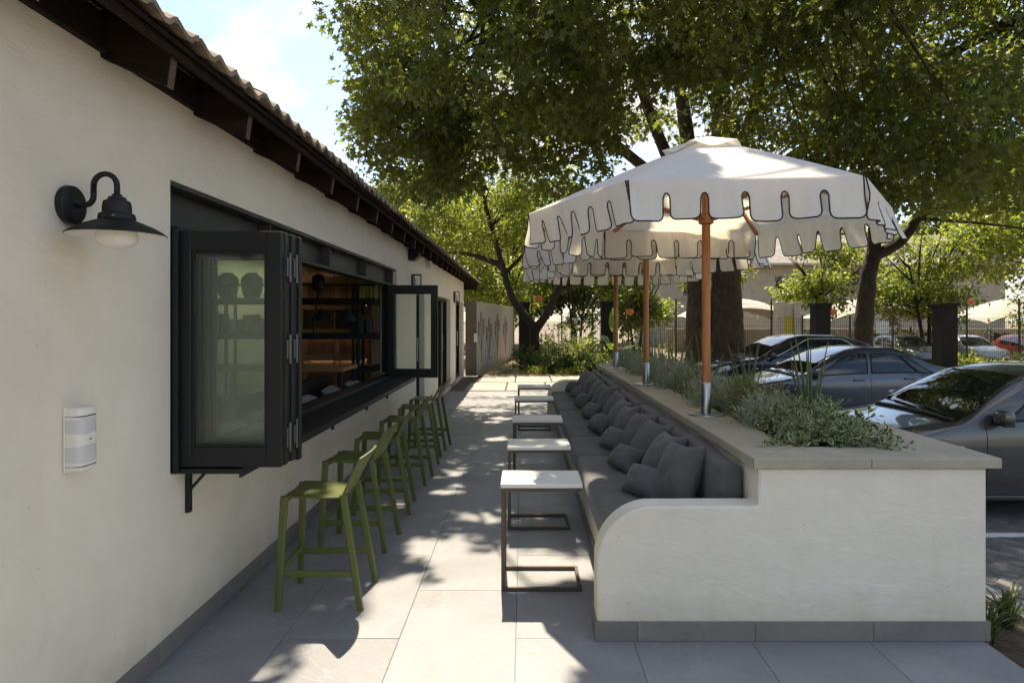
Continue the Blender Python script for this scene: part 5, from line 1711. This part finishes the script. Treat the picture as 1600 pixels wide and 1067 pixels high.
# ------------------------------------------------------------------ fence, pillars, signs
def pillar(x, y, w, z0, z1, lab):
    p = thing("gate_pillar", lab, "pillar", (x, y, z0), 0, "dark square pillars along the fence")
    MB().bbox(-w / 2, w / 2, -w / 2, w / 2, 0, z1 - z0 - .14, .01).build("shaft", "pillar_dark", p)
    MB().bbox(-w / 2 - .05, w / 2 + .05, -w / 2 - .05, w / 2 + .05, z1 - z0 - .139, z1 - z0, .01).build("cap", "pillar_dark", p)
pillar(0.02, 29.2, .46, -.3, 2.45, "dark square pillar at the end of the garden wall")
pillar(3.55, 28.0, .52, -.3, 2.45, "dark square pillar behind the farthest umbrella pole")
pillar(12.15, 27.0, .60, -.3, 2.35, "dark square pillar behind the navy crossover")
pillar(17.25, 27.0, .66, -.3, 2.35, "dark square pillar left of the white car beyond the fence")
fe = thing("mesh_fence", "black wire mesh security fence behind the parked cars", "fence", (0, 27.6, -.3))
segs = [(.3, 3.3), (3.95, 11.8), (12.6, 16.85), (17.75, 27.5)]
mb = MB(); mh = MB()
for (a, b) in segs:
    x = a
    while x < b:
        mb.bar((x, 0, .05), (x, 0, 2.05), .009, .009, (0, 1, 0)); x += .085
    z = .1
    while z < 2.06:
        mh.bar((a, .012, z), (b, .012, z), .008, .008); z += .16
    for z in (2.2, 2.34, 2.48, 2.62, 2.76): mh.bar((a, .02, z), (b, .02, z), .006, .006)
mb.build("mesh_wires", "wire", fe)["kind"] = "stuff"
mh.build("strand_wires", "wire", fe)["kind"] = "stuff"
for x in (.35, 1.6, 2.9, 4.4, 6.4, 8.4, 10.4, 11.7, 13.7, 15.5, 18.6, 20.8, 23, 25.2):
    MB().bbox(x - .03, x + .03, .03, .09, 0, 2.85 if int(x) % 2 == 0 else 2.15, .004).build("post", "wire", fe)
for i, (x, y, z, lab) in enumerate(((.62, 27.55, 2.55, "small orange warning sign on the fence above the garden tree"), (4.45, 27.55, 2.0, "small orange warning sign on the fence right of the middle umbrella pole"),
                                     (12.95, 27.55, 2.0, "small orange warning sign on the fence beside the pillar behind the crossover"), (18.7, 27.55, 2.4, "small orange warning sign on the fence right of the tall dark pillar"))):
    s = thing("warning_sign", lab, "sign", (x, y, z), 0, "orange warning signs on the fence")
    MB().bbox(-.15, .15, -.006, .006, -.095, .095, .003).build("plate", "orange_sign", s)
    t = MB()
    for k in range(3): t.bar((-.11, -.008, .05 - .05 * k), (.11 - .03 * (k % 2), -.008, .05 - .05 * k), .002, .018)
    t.build("lettering", "sign_ink", s)
gp = thing("gate_post", "pale concrete gate post with a yellow panel beyond the crossover", "gate post", (12.6, 31.5, -.4))
MB().bbox(-.55, -.22, -.3, .3, 0, 2.9, .01).build("pier", "concrete", gp); MB().bbox(.22, .55, -.3, .3, 0, 2.9, .01).build("pier", "concrete", gp)
MB().bbox(-.219, .219, -.15, .15, 0, 2.25, .01).build("panel", "yellow_panel", gp)
for k in range(3): MB().bbox(-.12 + .11 * k, -.10 + .11 * k, -.16, -.151, 0.05, 2.2, .002).build("rib", "yellow_panel", gp)
MB().bbox(-.219, .219, -.2, .2, 2.251, 2.85, .01).build("lintel", "concrete", gp)
sb = thing("notice_board", "small white notice on a post beyond the fence", "sign", (17.2, 31.6, -.4))
MB().tube([(0, 0, 0), (0, 0, 1.4)], .03, 8).build("post", "steel", sb); MB().bbox(-.3, .3, -.02, .02, 1.4, 2.0, .004).build("board", "white_paint", sb)

# ------------------------------------------------------------------ shade canopies and house behind
def shade(x, y, w, d, z, rise, lab):
    s = thing("shade_canopy", lab, "shade canopy", (x, y, -.5), 0, "white shade canopies in the car park")
    V = []; N = 16; K = 8
    for j in range(K + 1):
        for i in range(N + 1):
            u = -1 + 2 * i / N; v = -1 + 2 * j / K
            V.append((u * w / 2, v * d / 2, z + rise * (1 - u * u) * (1 - .35 * v * v) - .25 * abs(v) ** 3))
    F = [(j * (N + 1) + i, j * (N + 1) + i + 1, (j + 1) * (N + 1) + i + 1, (j + 1) * (N + 1) + i) for j in range(K) for i in range(N)]
    MB().add(V, F).build("sail", "sail_cloth", s, 'all')
    for u in (-.95, .95):
        for v in (-.9, .9): MB().tube([(u * w / 2, v * d / 2, 0), (u * w / 2, v * d / 2, z + .02)], .05, 8).build("post", "steel", s)
    MB().tube([V[i] for i in range(N + 1)], .03, 5).build("edge_pipe", "steel", s)
shade(12.3, 38.5, 6.4, 4.5, 2.35, 1.05, "white shade canopy right of the big tree trunk")
shade(20.2, 38.0, 7.5, 4.5, 2.25, 1.2, "white shade canopy behind the leaning tree trunk")
shade(28.0, 37.0, 7.0, 4.5, 2.2, 1.2, "white shade canopy at the right edge beyond the fence")
shade(5.0, 43, 5.5, 4.0, 1.9, .7, "low white shade canopy seen between the garden trees")
bw = thing("boundary_wall", "low pale wall running behind the car park", "wall", (16, 41.6, -.5))
MB().bbox(-7, 24, -.15, .15, 0, 1.6, .02).build("wall_face", "house_plaster", bw)
hs = thing("brick_house", "pale brick house with grey roof behind the car park trees", "building", (26, 52, -.5))
us = [-16, -13.5, -11, -6.2, -3.4, 1.0, 5.0, 12]; zs_ = [0, 3.6, 4.0, 5.7, 6.6]
mb = MB(); voxel_wall(mb, 1, 0, .3, us, zs_, lambda i, j: not (j in (2,) and i in (1, 3, 5)))
mb.box(-16, 12, 6, 6.3, 0, 6.6); mb.box(-16, -15.7, .31, 5.99, 0, 6.6); mb.box(11.7, 12, .31, 5.99, 0, 6.6)
mb.build("wall", "house_brick", hs)
for k in (1, 3, 5):
    a, b = us[k], us[k + 1]
    w_ = MB(); w_.bbox(a, a + .12, .1, .22, 4.0, 5.7, .01); w_.bbox(b - .12, b, .1, .22, 4.0, 5.7, .01); w_.bbox(a, b, .11, .21, 4.0, 4.1, .01); w_.bbox(a, b, .11, .21, 5.6, 5.7, .01)
    w_.bbox((a + b) / 2 - .06, (a + b) / 2 + .06, .105, .215, 4.1, 5.6, .01)
    wo = w_.build("window_frame", "concrete", hs)
    MB().box(a + .1, b - .1, .15, .17, 4.1, 5.6).build("pane", "car_glass", wo)
    MB().bbox(a - .1, b + .1, -.12, .09, 3.86, 3.99, .01).build("sill", "concrete", hs)
mb = MB()
V = [(-16.8, -1.0, 6.55), (12.8, -1.0, 6.55), (12.8, 7, 6.55), (-16.8, 7, 6.55), (-15, 3, 9.2), (11, 3, 9.2), (-16.8, -1.0, 6.40), (12.8, -1.0, 6.40), (12.8, 7, 6.4), (-16.8, 7, 6.4)]
mb.add(V, [(0, 1, 5, 4), (1, 2, 5), (2, 3, 4, 5), (3, 0, 4), (6, 7, 1, 0), (7, 8, 2, 1), (8, 9, 3, 2), (9, 6, 0, 3), (6, 9, 8, 7)])
mb.build("roof", "house_roof", hs)
MB().bbox(-16.85, 12.85, -1.12, -1.01, 6.38, 6.56, .01).build("gutter", "concrete", hs)
st2 = thing("stair_wall", "pale brick stair wall stepping down in front of the house", "wall", (15.6, 47.5, -.5))
MB().prism([(-2.6, 0), (2.4, 0), (2.4, 2.2), (1.2, 2.2), (-2.6, 5.0)], -.2, .2, 1, .01).build("wall_face", "house_brick", st2)
MB().bbox(1.25, 6.5, -.15, .18, 0, 2.6, .01).build("wall_return", "house_brick", st2)

# ------------------------------------------------------------------ trees
def sun_hit(P, z=0.0):
    """where the shadow of points P falls on height z"""
    k = 1 / math.tan(R(SUN_EL))
    dz = P[:, 2] - z
    return P[:, 0] - dz * k * math.sin(R(SUN_AZ)), P[:, 1] - dz * k * math.cos(R(SUN_AZ))

def tree(name, label, base, limbs, E, n_clusters, per, size, leafm, bark, kind='quad', spread=.5, droop=.5, twigs=40, shell=.3, group=None, keep=None, flat=.6, limb_n=8, tseed=1):
    t = thing(name, label, "tree", base, 0, group)
    b = Vector(base)
    mb = MB(); nodes_ = []
    for (pts, r0, r1) in limbs:
        out = limb(mb, [Vector(p) - b for p in pts], r0, r1, (20 if r0 > .3 else limb_n) if r0 > .1 else 6, 9 if r0 > .3 else 5, .05 if r0 > .15 else .02)
        nodes_ += [(q, r0 + (r1 - r0) * i / len(out)) for i, q in enumerate(out) if i > len(out) * .35 or r0 < .15]
    C, _ = in_ellipsoids(E, n_clusters, shell)
    if keep is not None: C = C[keep(C)]
    C = C - np.array(base)
    NP = np.array([q[:] for q, _ in nodes_])
    for i in rng.choice(len(C), size=min(twigs, len(C)), replace=False):
        d = np.linalg.norm(NP - C[i], axis=1); j = int(np.argmin(d + rng.random(len(d)) * .8))
        p0, p1 = Vector(NP[j]), Vector(C[i])
        m = (p0 + p1) / 2 + Vector((random.uniform(-.2, .2), random.uniform(-.2, .2), .12 * (p1 - p0).length))
        if keep is not None:
            q = np.array([p0.lerp(p1, f)[:] for f in (.1, .3, .5, .7, .9)]) + np.array(base)
            if not keep(q).all(): continue
        r0 = min(nodes_[j][1] * .6, .012 + .012 * (p1 - p0).length)
        limb(mb, [p0, m, p1], r0, .006, 5, 4)
    mb.build("trunk", bark, t, 'all')
    P, D, N = leaves_around(C, per, spread, droop, flat)
    if keep is not None:
        ok = keep(P + np.array(base)); P, D, N = P[ok], D[ok], N[ok]
    S = size * rng.uniform(.45, 1.4, len(P))
    link_mesh("crown", leaf_mesh("crown", kind, P, D, N, S), leafm, t)["kind"] = "stuff"
    return t

# open patches in the crown: gaps that let the sun reach the tiles
GAPS = [(-.42, 3.2, .72, 1.2), (-.10, 4.35, .42, .42), (-.60, 4.75, .28, .32), (-.75, 2.6, .5, .9), (-.35, 5.5, .22, .14), (-.75, 6.3, .20, .12),
        (-.3, 7.5, .12, .07), (-.55, 8.6, .16, .08), (.2, 9.6, .14, .08), (-.5, 10.6, .22, .10), (0.2, 4.55, .18, .25), (-.62, 12.0, .4, .2), (.3, 13.3, .5, .25)]
def keep_plane(P):
    ok = np.ones(len(P), bool)
    gx, gy = sun_hit(P)
    wob = .10 * np.sin(gx * 9 + gy * 7) + .07 * np.sin(gx * 17 - gy * 13)
    for (x, y, rx, ry) in GAPS:
        ok &= (((gx - x) / rx) ** 2 + ((gy - y) / ry) ** 2) > (1 + wob * 2)
    ok &= ~((gy > 14.2) & (gx < 1.6) & (rng.random(len(P)) < .72))
    f = np.sin(2.9 * gx + 1.3 * gy + .6) * np.sin(1.7 * gy - 2.1 * gx + 1.0) + .55 * np.sin(5.3 * gx - 3.1 * gy) * np.sin(4.1 * gy + 2.3 * gx + 2.0)
    thr = np.where((gx > 1.2) & (gx < 2.7) & (gy > .8) & (gy < 8.5), .30, .98)
    ok &= ~((gx > -1.9) & (gx < 3.0) & (f > thr))
    # the crown stops short of the roof side and stays above the umbrellas
    ok &= ~((P[:, 0] < -2.9 - .05 * P[:, 1] + .35 * np.sin(P[:, 2] * 2.2 + P[:, 1])))
    ok &= P[:, 2] > 3.35
    return ok

X1, Y1 = 5.55, 19.0
big_limbs = [
    ([(X1 + .35, Y1, -.35), (X1 + .30, Y1, 1.2), (X1 + .28, Y1, 3.2), (X1 + .15, Y1 - .2, 6.0), (X1 - .1, Y1 - .6, 9.5), (X1 - .2, Y1 - 1, 12.5)], .62, .16),
    ([(X1 - .50, Y1 + .2, -.35), (X1 - .50, Y1 + .2, 1.2), (X1 - .52, Y1 + .15, 3.4), (X1 - .75, Y1, 6.2), (X1 - 1.2, Y1 - .3, 9.0), (X1 - 1.6, Y1 - .8, 12)], .42, .12),
    ([(X1 - .5, Y1 + .1, 4.6), (X1 - 1.6, Y1 - .8, 6.2), (X1 - 2.6, Y1 - 2, 7.9), (X1 - 3.6, Y1 - 4.5, 9.2)], .24, .08),
    ([(X1 - .6, Y1, 4.3), (X1 - 2.0, Y1 - 1.2, 5.5), (X1 - 3.8, Y1 - 3, 6.3), (X1 - 5.6, Y1 - 6, 6.9), (X1 - 6.6, Y1 - 8, 7.2)], .20, .05),
    ([(X1 + .2, Y1 - .2, 5.2), (X1 + .1, Y1 - 3, 7.0), (X1 - 1, Y1 - 6.5, 8.0), (X1 - 2, Y1 - 10, 8.0)], .22, .05),
    ([(X1 + .3, Y1, 5.0), (X1 + 2.5, Y1 - 2, 6.6), (X1 + 4, Y1 - 4, 7.6), (X1 + 5, Y1 - 7, 7.8)], .22, .06),
]
E_big = [(4.2, 15.0, 10.6, 7.4, 8.0, 4.6, 230), (-.2, 11.6, 7.2, 3.1, 4.6, 2.7, 150), (-1.35, 12.6, 4.75, .75, .9, 1.1, 7), (-2.2, 12.4, 5.5, 1.1, 1.6, 1.3, 16), (.7, 13.2, 5.3, 1.3, 1.5, 1.2, 14),
         (2.6, 9.6, 7.7, 4.2, 3.7, 2.4, 130), (7.6, 12.6, 7.6, 4.8, 5.0, 3.8, 140), (6.6, 11.5, 4.9, 1.9, 1.5, 1.3, 30), (-2.6, 15.0, 5.9, 1.4, 2.2, 1.6, 22),
         (1.0, 6.9, 6.6, 2.6, 1.8, 1.2, 40)]
tree("plane_tree", "huge plane tree with twin dark trunk shading the whole patio", (X1, Y1, -.35), big_limbs, E_big, 3300, 52, .128, "leaf_plane", "bark_plane", 'plane', .50, .75, 260, .30, None, keep_plane, .62, 14)

X2, Y2 = 10.45, 20.3
lim2 = [([(X2 - .1, Y2, -.35), (X2, Y2, 1.2), (X2 + .15, Y2, 2.9), (X2 + .35, Y2, 4.0), (X2 + .2, Y2 - .2, 6.0), (X2 - .2, Y2 - .5, 9.5)], .36, .12),
        ([(X2 + .2, Y2, 3.55), (X2 + 1.0, Y2 - .2, 4.0), (X2 + 1.5, Y2 - .4, 4.75), (X2 + 2.2, Y2 - .6, 5.6), (X2 + 4.5, Y2 - 1, 6.7)], .20, .07),
        ([(X2 + .4, Y2, 5.3), (X2 + 1.8, Y2 - .6, 5.75), (X2 + 3.6, Y2 - 1, 5.8), (X2 + 6, Y2 - 1.4, 6.4)], .15, .06),
        ([(X2 + 1.6, Y2 - .3, 4.72), (X2 + 3.2, Y2 - .2, 4.62), (X2 + 5.4, Y2 - .1, 4.4)], .07, .03)]
E2 = [(12.5, 17.5, 9.0, 5.5, 5.5, 4.2, 200), (11.2, 14.2, 6.0, 3.0, 3.0, 2.0, 60), (15, 19, 7.2, 3.5, 3.0, 2.2, 60), (13.2, 16.8, 5.2, 2.0, 1.6, 1.0, 14)]
tree("shade_tree", "tall dark tree with a leaning trunk behind the blue grey sedan", (X2, Y2, -.35), lim2, E2, 800, 34, .18, "leaf_plane", "bark_dark", 'quad', .65, .6, 90, .3, None, None, .62, 12)

# garden tree at the end of the patio, forked trunk
gx, gy = .42, 24.3
limg = [([(gx, gy, -.05), (gx - .02, gy, .8), (gx - .10, gy, 1.45), (gx - .85, gy + .1, 2.5), (gx - 1.3, gy + .3, 4.0), (gx - 1.75, gy + .6, 5.6), (gx - 2.1, gy + 1, 7.0)], .25, .05),
        ([(gx - .03, gy, 1.2), (gx + .55, gy - .1, 2.1), (gx + 1.0, gy - .2, 3.2), (gx + 1.5, gy, 4.6), (gx + 1.7, gy + .4, 6.0)], .19, .05),
        ([(gx + .8, gy - .15, 2.7), (gx + 1.9, gy - .1, 3.15), (gx + 3.2, gy, 3.3)], .10, .03),
        ([(gx - 1.25, gy + .3, 3.7), (gx - 2.6, gy + .5, 4.15), (gx - 4.0, gy + .8, 4.2)], .13, .03),
        ([(gx - 1.4, gy + .4, 4.6), (gx - 2.5, gy + .6, 5.0), (gx - 3.6, gy + .8, 5.7)], .09, .02),
        ([(gx - 1.1, gy + .3, 3.4), (gx - .3, gy + .6, 4.3), (gx + .2, gy + .8, 5.4)], .10, .02),
        ([(gx - 1.6, gy + .5, 5.2), (gx - .9, gy + .7, 5.9), (gx - .3, gy + .8, 6.6)], .06, .015)]
Eg = [(gx - 2.3, gy + .8, 6.2, 2.6, 2.2, 1.9, 60), (gx - 3.6, gy + .8, 4.9, 1.6, 1.6, 1.0, 14), (gx + .3, gy + .8, 6.4, 1.8, 1.6, 1.4, 26), (gx + 2.4, gy, 4.2, 1.9, 1.5, 1.0, 18), (gx - .6, gy + .8, 4.3, 1.6, 1.4, .9, 10)]
tree("garden_tree", "forked garden tree with lit lime foliage beside the garden wall", (gx, gy, -.05), limg, Eg, 620, 26, .15, "leaf_lime", "bark_dark", 'oval', .50, .2, 130, .25, None, None, .45, 12)

def simple_tree(label, x, y, z0, zc, rx, rz, n, leafm="leaf_lime", size=.20, name="small_tree", group="trees beyond the fence", lean=0.0, stems=1, bark="bark_dark", r=.13, kind='oval', per=26):
    L_ = []
    for s in range(stems):
        dx = (s - (stems - 1) / 2) * .5
        L_.append(([(x + dx * .3, y, z0), (x + dx + lean * .3, y, z0 + (zc - z0) * .45), (x + dx * 1.8 + lean, y + .2, zc)], r, r * .3))
        for q in range(4):
            a = random.uniform(0, 6.28); f = random.uniform(.5, .8)
            L_.append(([(x + dx + lean * .5, y + .05, z0 + (zc - z0) * f), (x + dx + lean + .5 * rx * math.cos(a), y + .4 * rx * math.sin(a), zc), (x + dx + lean + .8 * rx * math.cos(a), y + .7 * rx * math.sin(a), zc + .4 * rz)], r * .45, .02))
    E = []
    for q in range(10):
        a = q * 2.4 + random.uniform(-.5, .5); d = random.uniform(.15, .9)
        E.append((x + lean + rx * d * math.cos(a), y + rx * d * math.sin(a), zc + random.uniform(-.8, .75) * rz * (1.1 - .5 * d), rx * random.uniform(.22, .5), rx * random.uniform(.25, .5), rz * random.uniform(.2, .45)))
    return tree(name, label, (x, y, z0), L_, E, n, per, size, leafm, bark, kind, .55, .3, 40, .35, group, None, .5)

simple_tree("lime green tree spreading above the end of the tiled roof", -5.2, 33, -.3, 6.2, 3.6, 2.6, 420)
simple_tree("tall lime green tree behind the garden wall", -.6, 36, -.3, 5.2, 4.0, 4.0, 620)
simple_tree("slender tree between the two far umbrella poles", 5.3, 31, -.4, 3.2, 1.6, 2.2, 260, stems=2, r=.09)
simple_tree("leafy tree left of the farthest umbrella pole beyond the fence", 2.7, 33.5, -.4, 3.4, 2.4, 2.2, 320, "leaf_far", stems=2, r=.10)
simple_tree("small multi stemmed tree behind the gate post with yellow panel", 14.4, 33.5, -.4, 4.0, 2.5, 2.0, 230, lean=1.1, stems=1, r=.15)
simple_tree("bright leafy tree behind the right dark pillar", 20.0, 32.5, -.4, 4.4, 3.2, 3.0, 420, stems=3)
simple_tree("bright drooping tree at the right edge beyond the fence", 25.3, 32.0, -.4, 5.0, 3.8, 4.2, 600, stems=2, r=.16)
simple_tree("small tree with thin stem right of the big trunk", 10.6, 34, -.4, 4.0, 1.5, 1.0, 90, lean=-.6, r=.12)
# tall trees closing the view
spots = [(-14, 52, 7.5, 6, 6), (-6.5, 56, 8, 6, 6.5), (.5, 54, 7, 5.5, 5.5), (7, 57, 8, 5.5, 6), (13, 60, 8, 6, 5), (21, 64, 9, 7, 5), (31, 62, 8.5, 7, 5), (40, 58, 8, 7, 5.5), (47, 50, 7, 6, 5), (3.5, 46, 4.2, 4.2, 2.6), (-3.2, 45, 4.5, 4.5, 2.8)]
for i, (x, y, zc, rx, rz) in enumerate(spots):
    simple_tree(f"tall background tree closing the view, {ORD[i]} from the left" if i < 9 else ("dense lower tree in the gap behind the garden tree" if i == 9 else "dense lower tree behind the end of the garden wall"),
                x, y, -.4, zc, rx, rz, 420 if i < 9 else 300, "leaf_far" if i % 3 else "leaf_deep", .42 if i < 9 else .32, "background_tree", "tall background trees", r=.3, kind='quad', per=24)

# ------------------------------------------------------------------ garden bed plants
beds = [(-.62, 20.3, .55, .45, "leaf_pale", 'slim', 1500, .07, "pale flowering bush at the foot of the garden wall"),
        (.15, 21.3, .60, .75, "leaf_deep", 'oval', 1100, .11, "dark leafy shrub beside the pale flowering bush"),
        (1.05, 20.6, .70, .62, "leaf_deep", 'oval', 1300, .12, "dark broad leafed shrub in the middle of the garden bed"),
        (2.05, 20.2, .70, .70, "leaf_deep", 'oval', 1300, .12, "dark broad leafed shrub near the far bench arm"),
        (1.2, 24.2, .95, 1.25, "leaf_olive", 'oval', 1300, .12, "tall loose shrub right of the forked garden tree"),
        (2.4, 25.6, 1.0, 1.0, "leaf_lime", 'oval', 1100, .12, "lime green bush in front of the fence left of the pillar"),
        (3.3, 22.0, .8, .8, "leaf_deep", 'oval', 1100, .12, "dark bush below the dark pillar behind the far umbrella"),
        (.35, 19.9, .40, .22, "leaf_lime", 'slim', 600, .10, "low bright ground cover at the front of the garden bed"),
        (1.5, 19.75, .45, .2, "leaf_lime", 'slim', 600, .10, "low bright ground cover near the bench arm"),
        (5.0, 24.5, .8, .9, "leaf_olive", 'oval', 700, .12, "olive bush between the umbrella poles behind the planter")]
for (x, y, r, h, m, k, n, s, lab) in beds:
    shrub(lab, (x, y, .02 if x < 4.2 else PARK + .03), r, h, n, s, m, k, "garden bed shrubs")
for i, x in enumerate((18.6, 20.4, 22.4, 24.6, 15.2)):
    shrub(f"low bush along the foot of the fence, {ORD[[1, 2, 3, 4, 0][i]]} from the left", (x, 27.1, PARK + .03), .9, .55, 700, .13, "leaf_olive" if i % 2 else "leaf_lime", 'oval', "bushes along the fence")
for i, x in enumerate((15.0, 16.6, 18.4, 20.3, 22.2, 24.2, 26)):
    shrub(f"dense hedge plant behind the far cars, {ORD[i]} from the left", (x, 35.2, -.36), 1.15, 1.25, 800, .2, "leaf_deep", 'oval', "hedge behind the far cars", "hedge_plant")

def banana(label, loc, leaves):
    p = plant_empty("strelitzia", label, "plant", loc, "strelitzias in the garden bed")
    for (az, hh, out, ln, w) in leaves:
        a = R(az); d = Vector((math.cos(a), math.sin(a), 0)); sd = Vector((-d.y, d.x, 0))
        root = Vector((0, 0, 0)); top = d * out * .45 + Vector((0, 0, hh))
        stalk = MB().tube([root, top * .5 + d * .01, top], [.022, .016, .010], 6).build("stalk", "leaf_banana", p, 'all')
        V = []; F = []; N = 10
        tilt = Vector((d.x * out, d.y * out, .55 * hh)).normalized()
        for i in range(N + 1):
            t = i / N
            c = top + tilt * ln * t - Vector((0, 0, ln * .55 * t * t * min(1, out)))
            ww = w * math.sin(math.pi * min(1, .06 + .94 * t) ** .75) ** .8 + .002
            V += [c + sd * ww + Vector((0, 0, ww * .35)), c, c - sd * ww + Vector((0, 0, ww * .35))]
        for i in range(N):
            for k in (0, 1): F.append((3 * i + k, 3 * i + k + 1, 3 * i + k + 4, 3 * i + k + 3))
        MB().add(V, F).build("leaf", "leaf_banana", p, 'all', recalc=False)
banana("tall strelitzia with one upright leaf before the dark pillar", (2.85, 21.0, .02), [(70, 1.25, .15, .95, .16), (175, .95, .9, .75, .17), (10, .7, .8, .7, .15), (250, .7, .5, .6, .13), (120, .85, .5, .7, .14)])
banana("strelitzia with broad arching leaf left of the tall one", (2.0, 21.6, .02), [(180, 1.25, .8, .8, .19), (200, .8, .7, .7, .16), (40, 1.0, .5, .6, .14), (320, .8, .6, .6, .14)])
for i, (x, y) in enumerate(((2.25, 17.6), (2.75, 16.4), (2.7, 14.8), (2.75, 13.2), (1.75, 19.9), (2.6, 18.9))):
    blades(f"strappy leafed clump past the far bench end, {['second', 'third', 'fourth', 'fifth', 'first', 'sixth'][i]} along the bed", (x, y, .0 if y > 15.4 and x < 2.6 else -.16), 22, .75, .45, .022, "leaf_grass", "strappy_clump", "plant", "strappy clumps past the bench", .45, True)
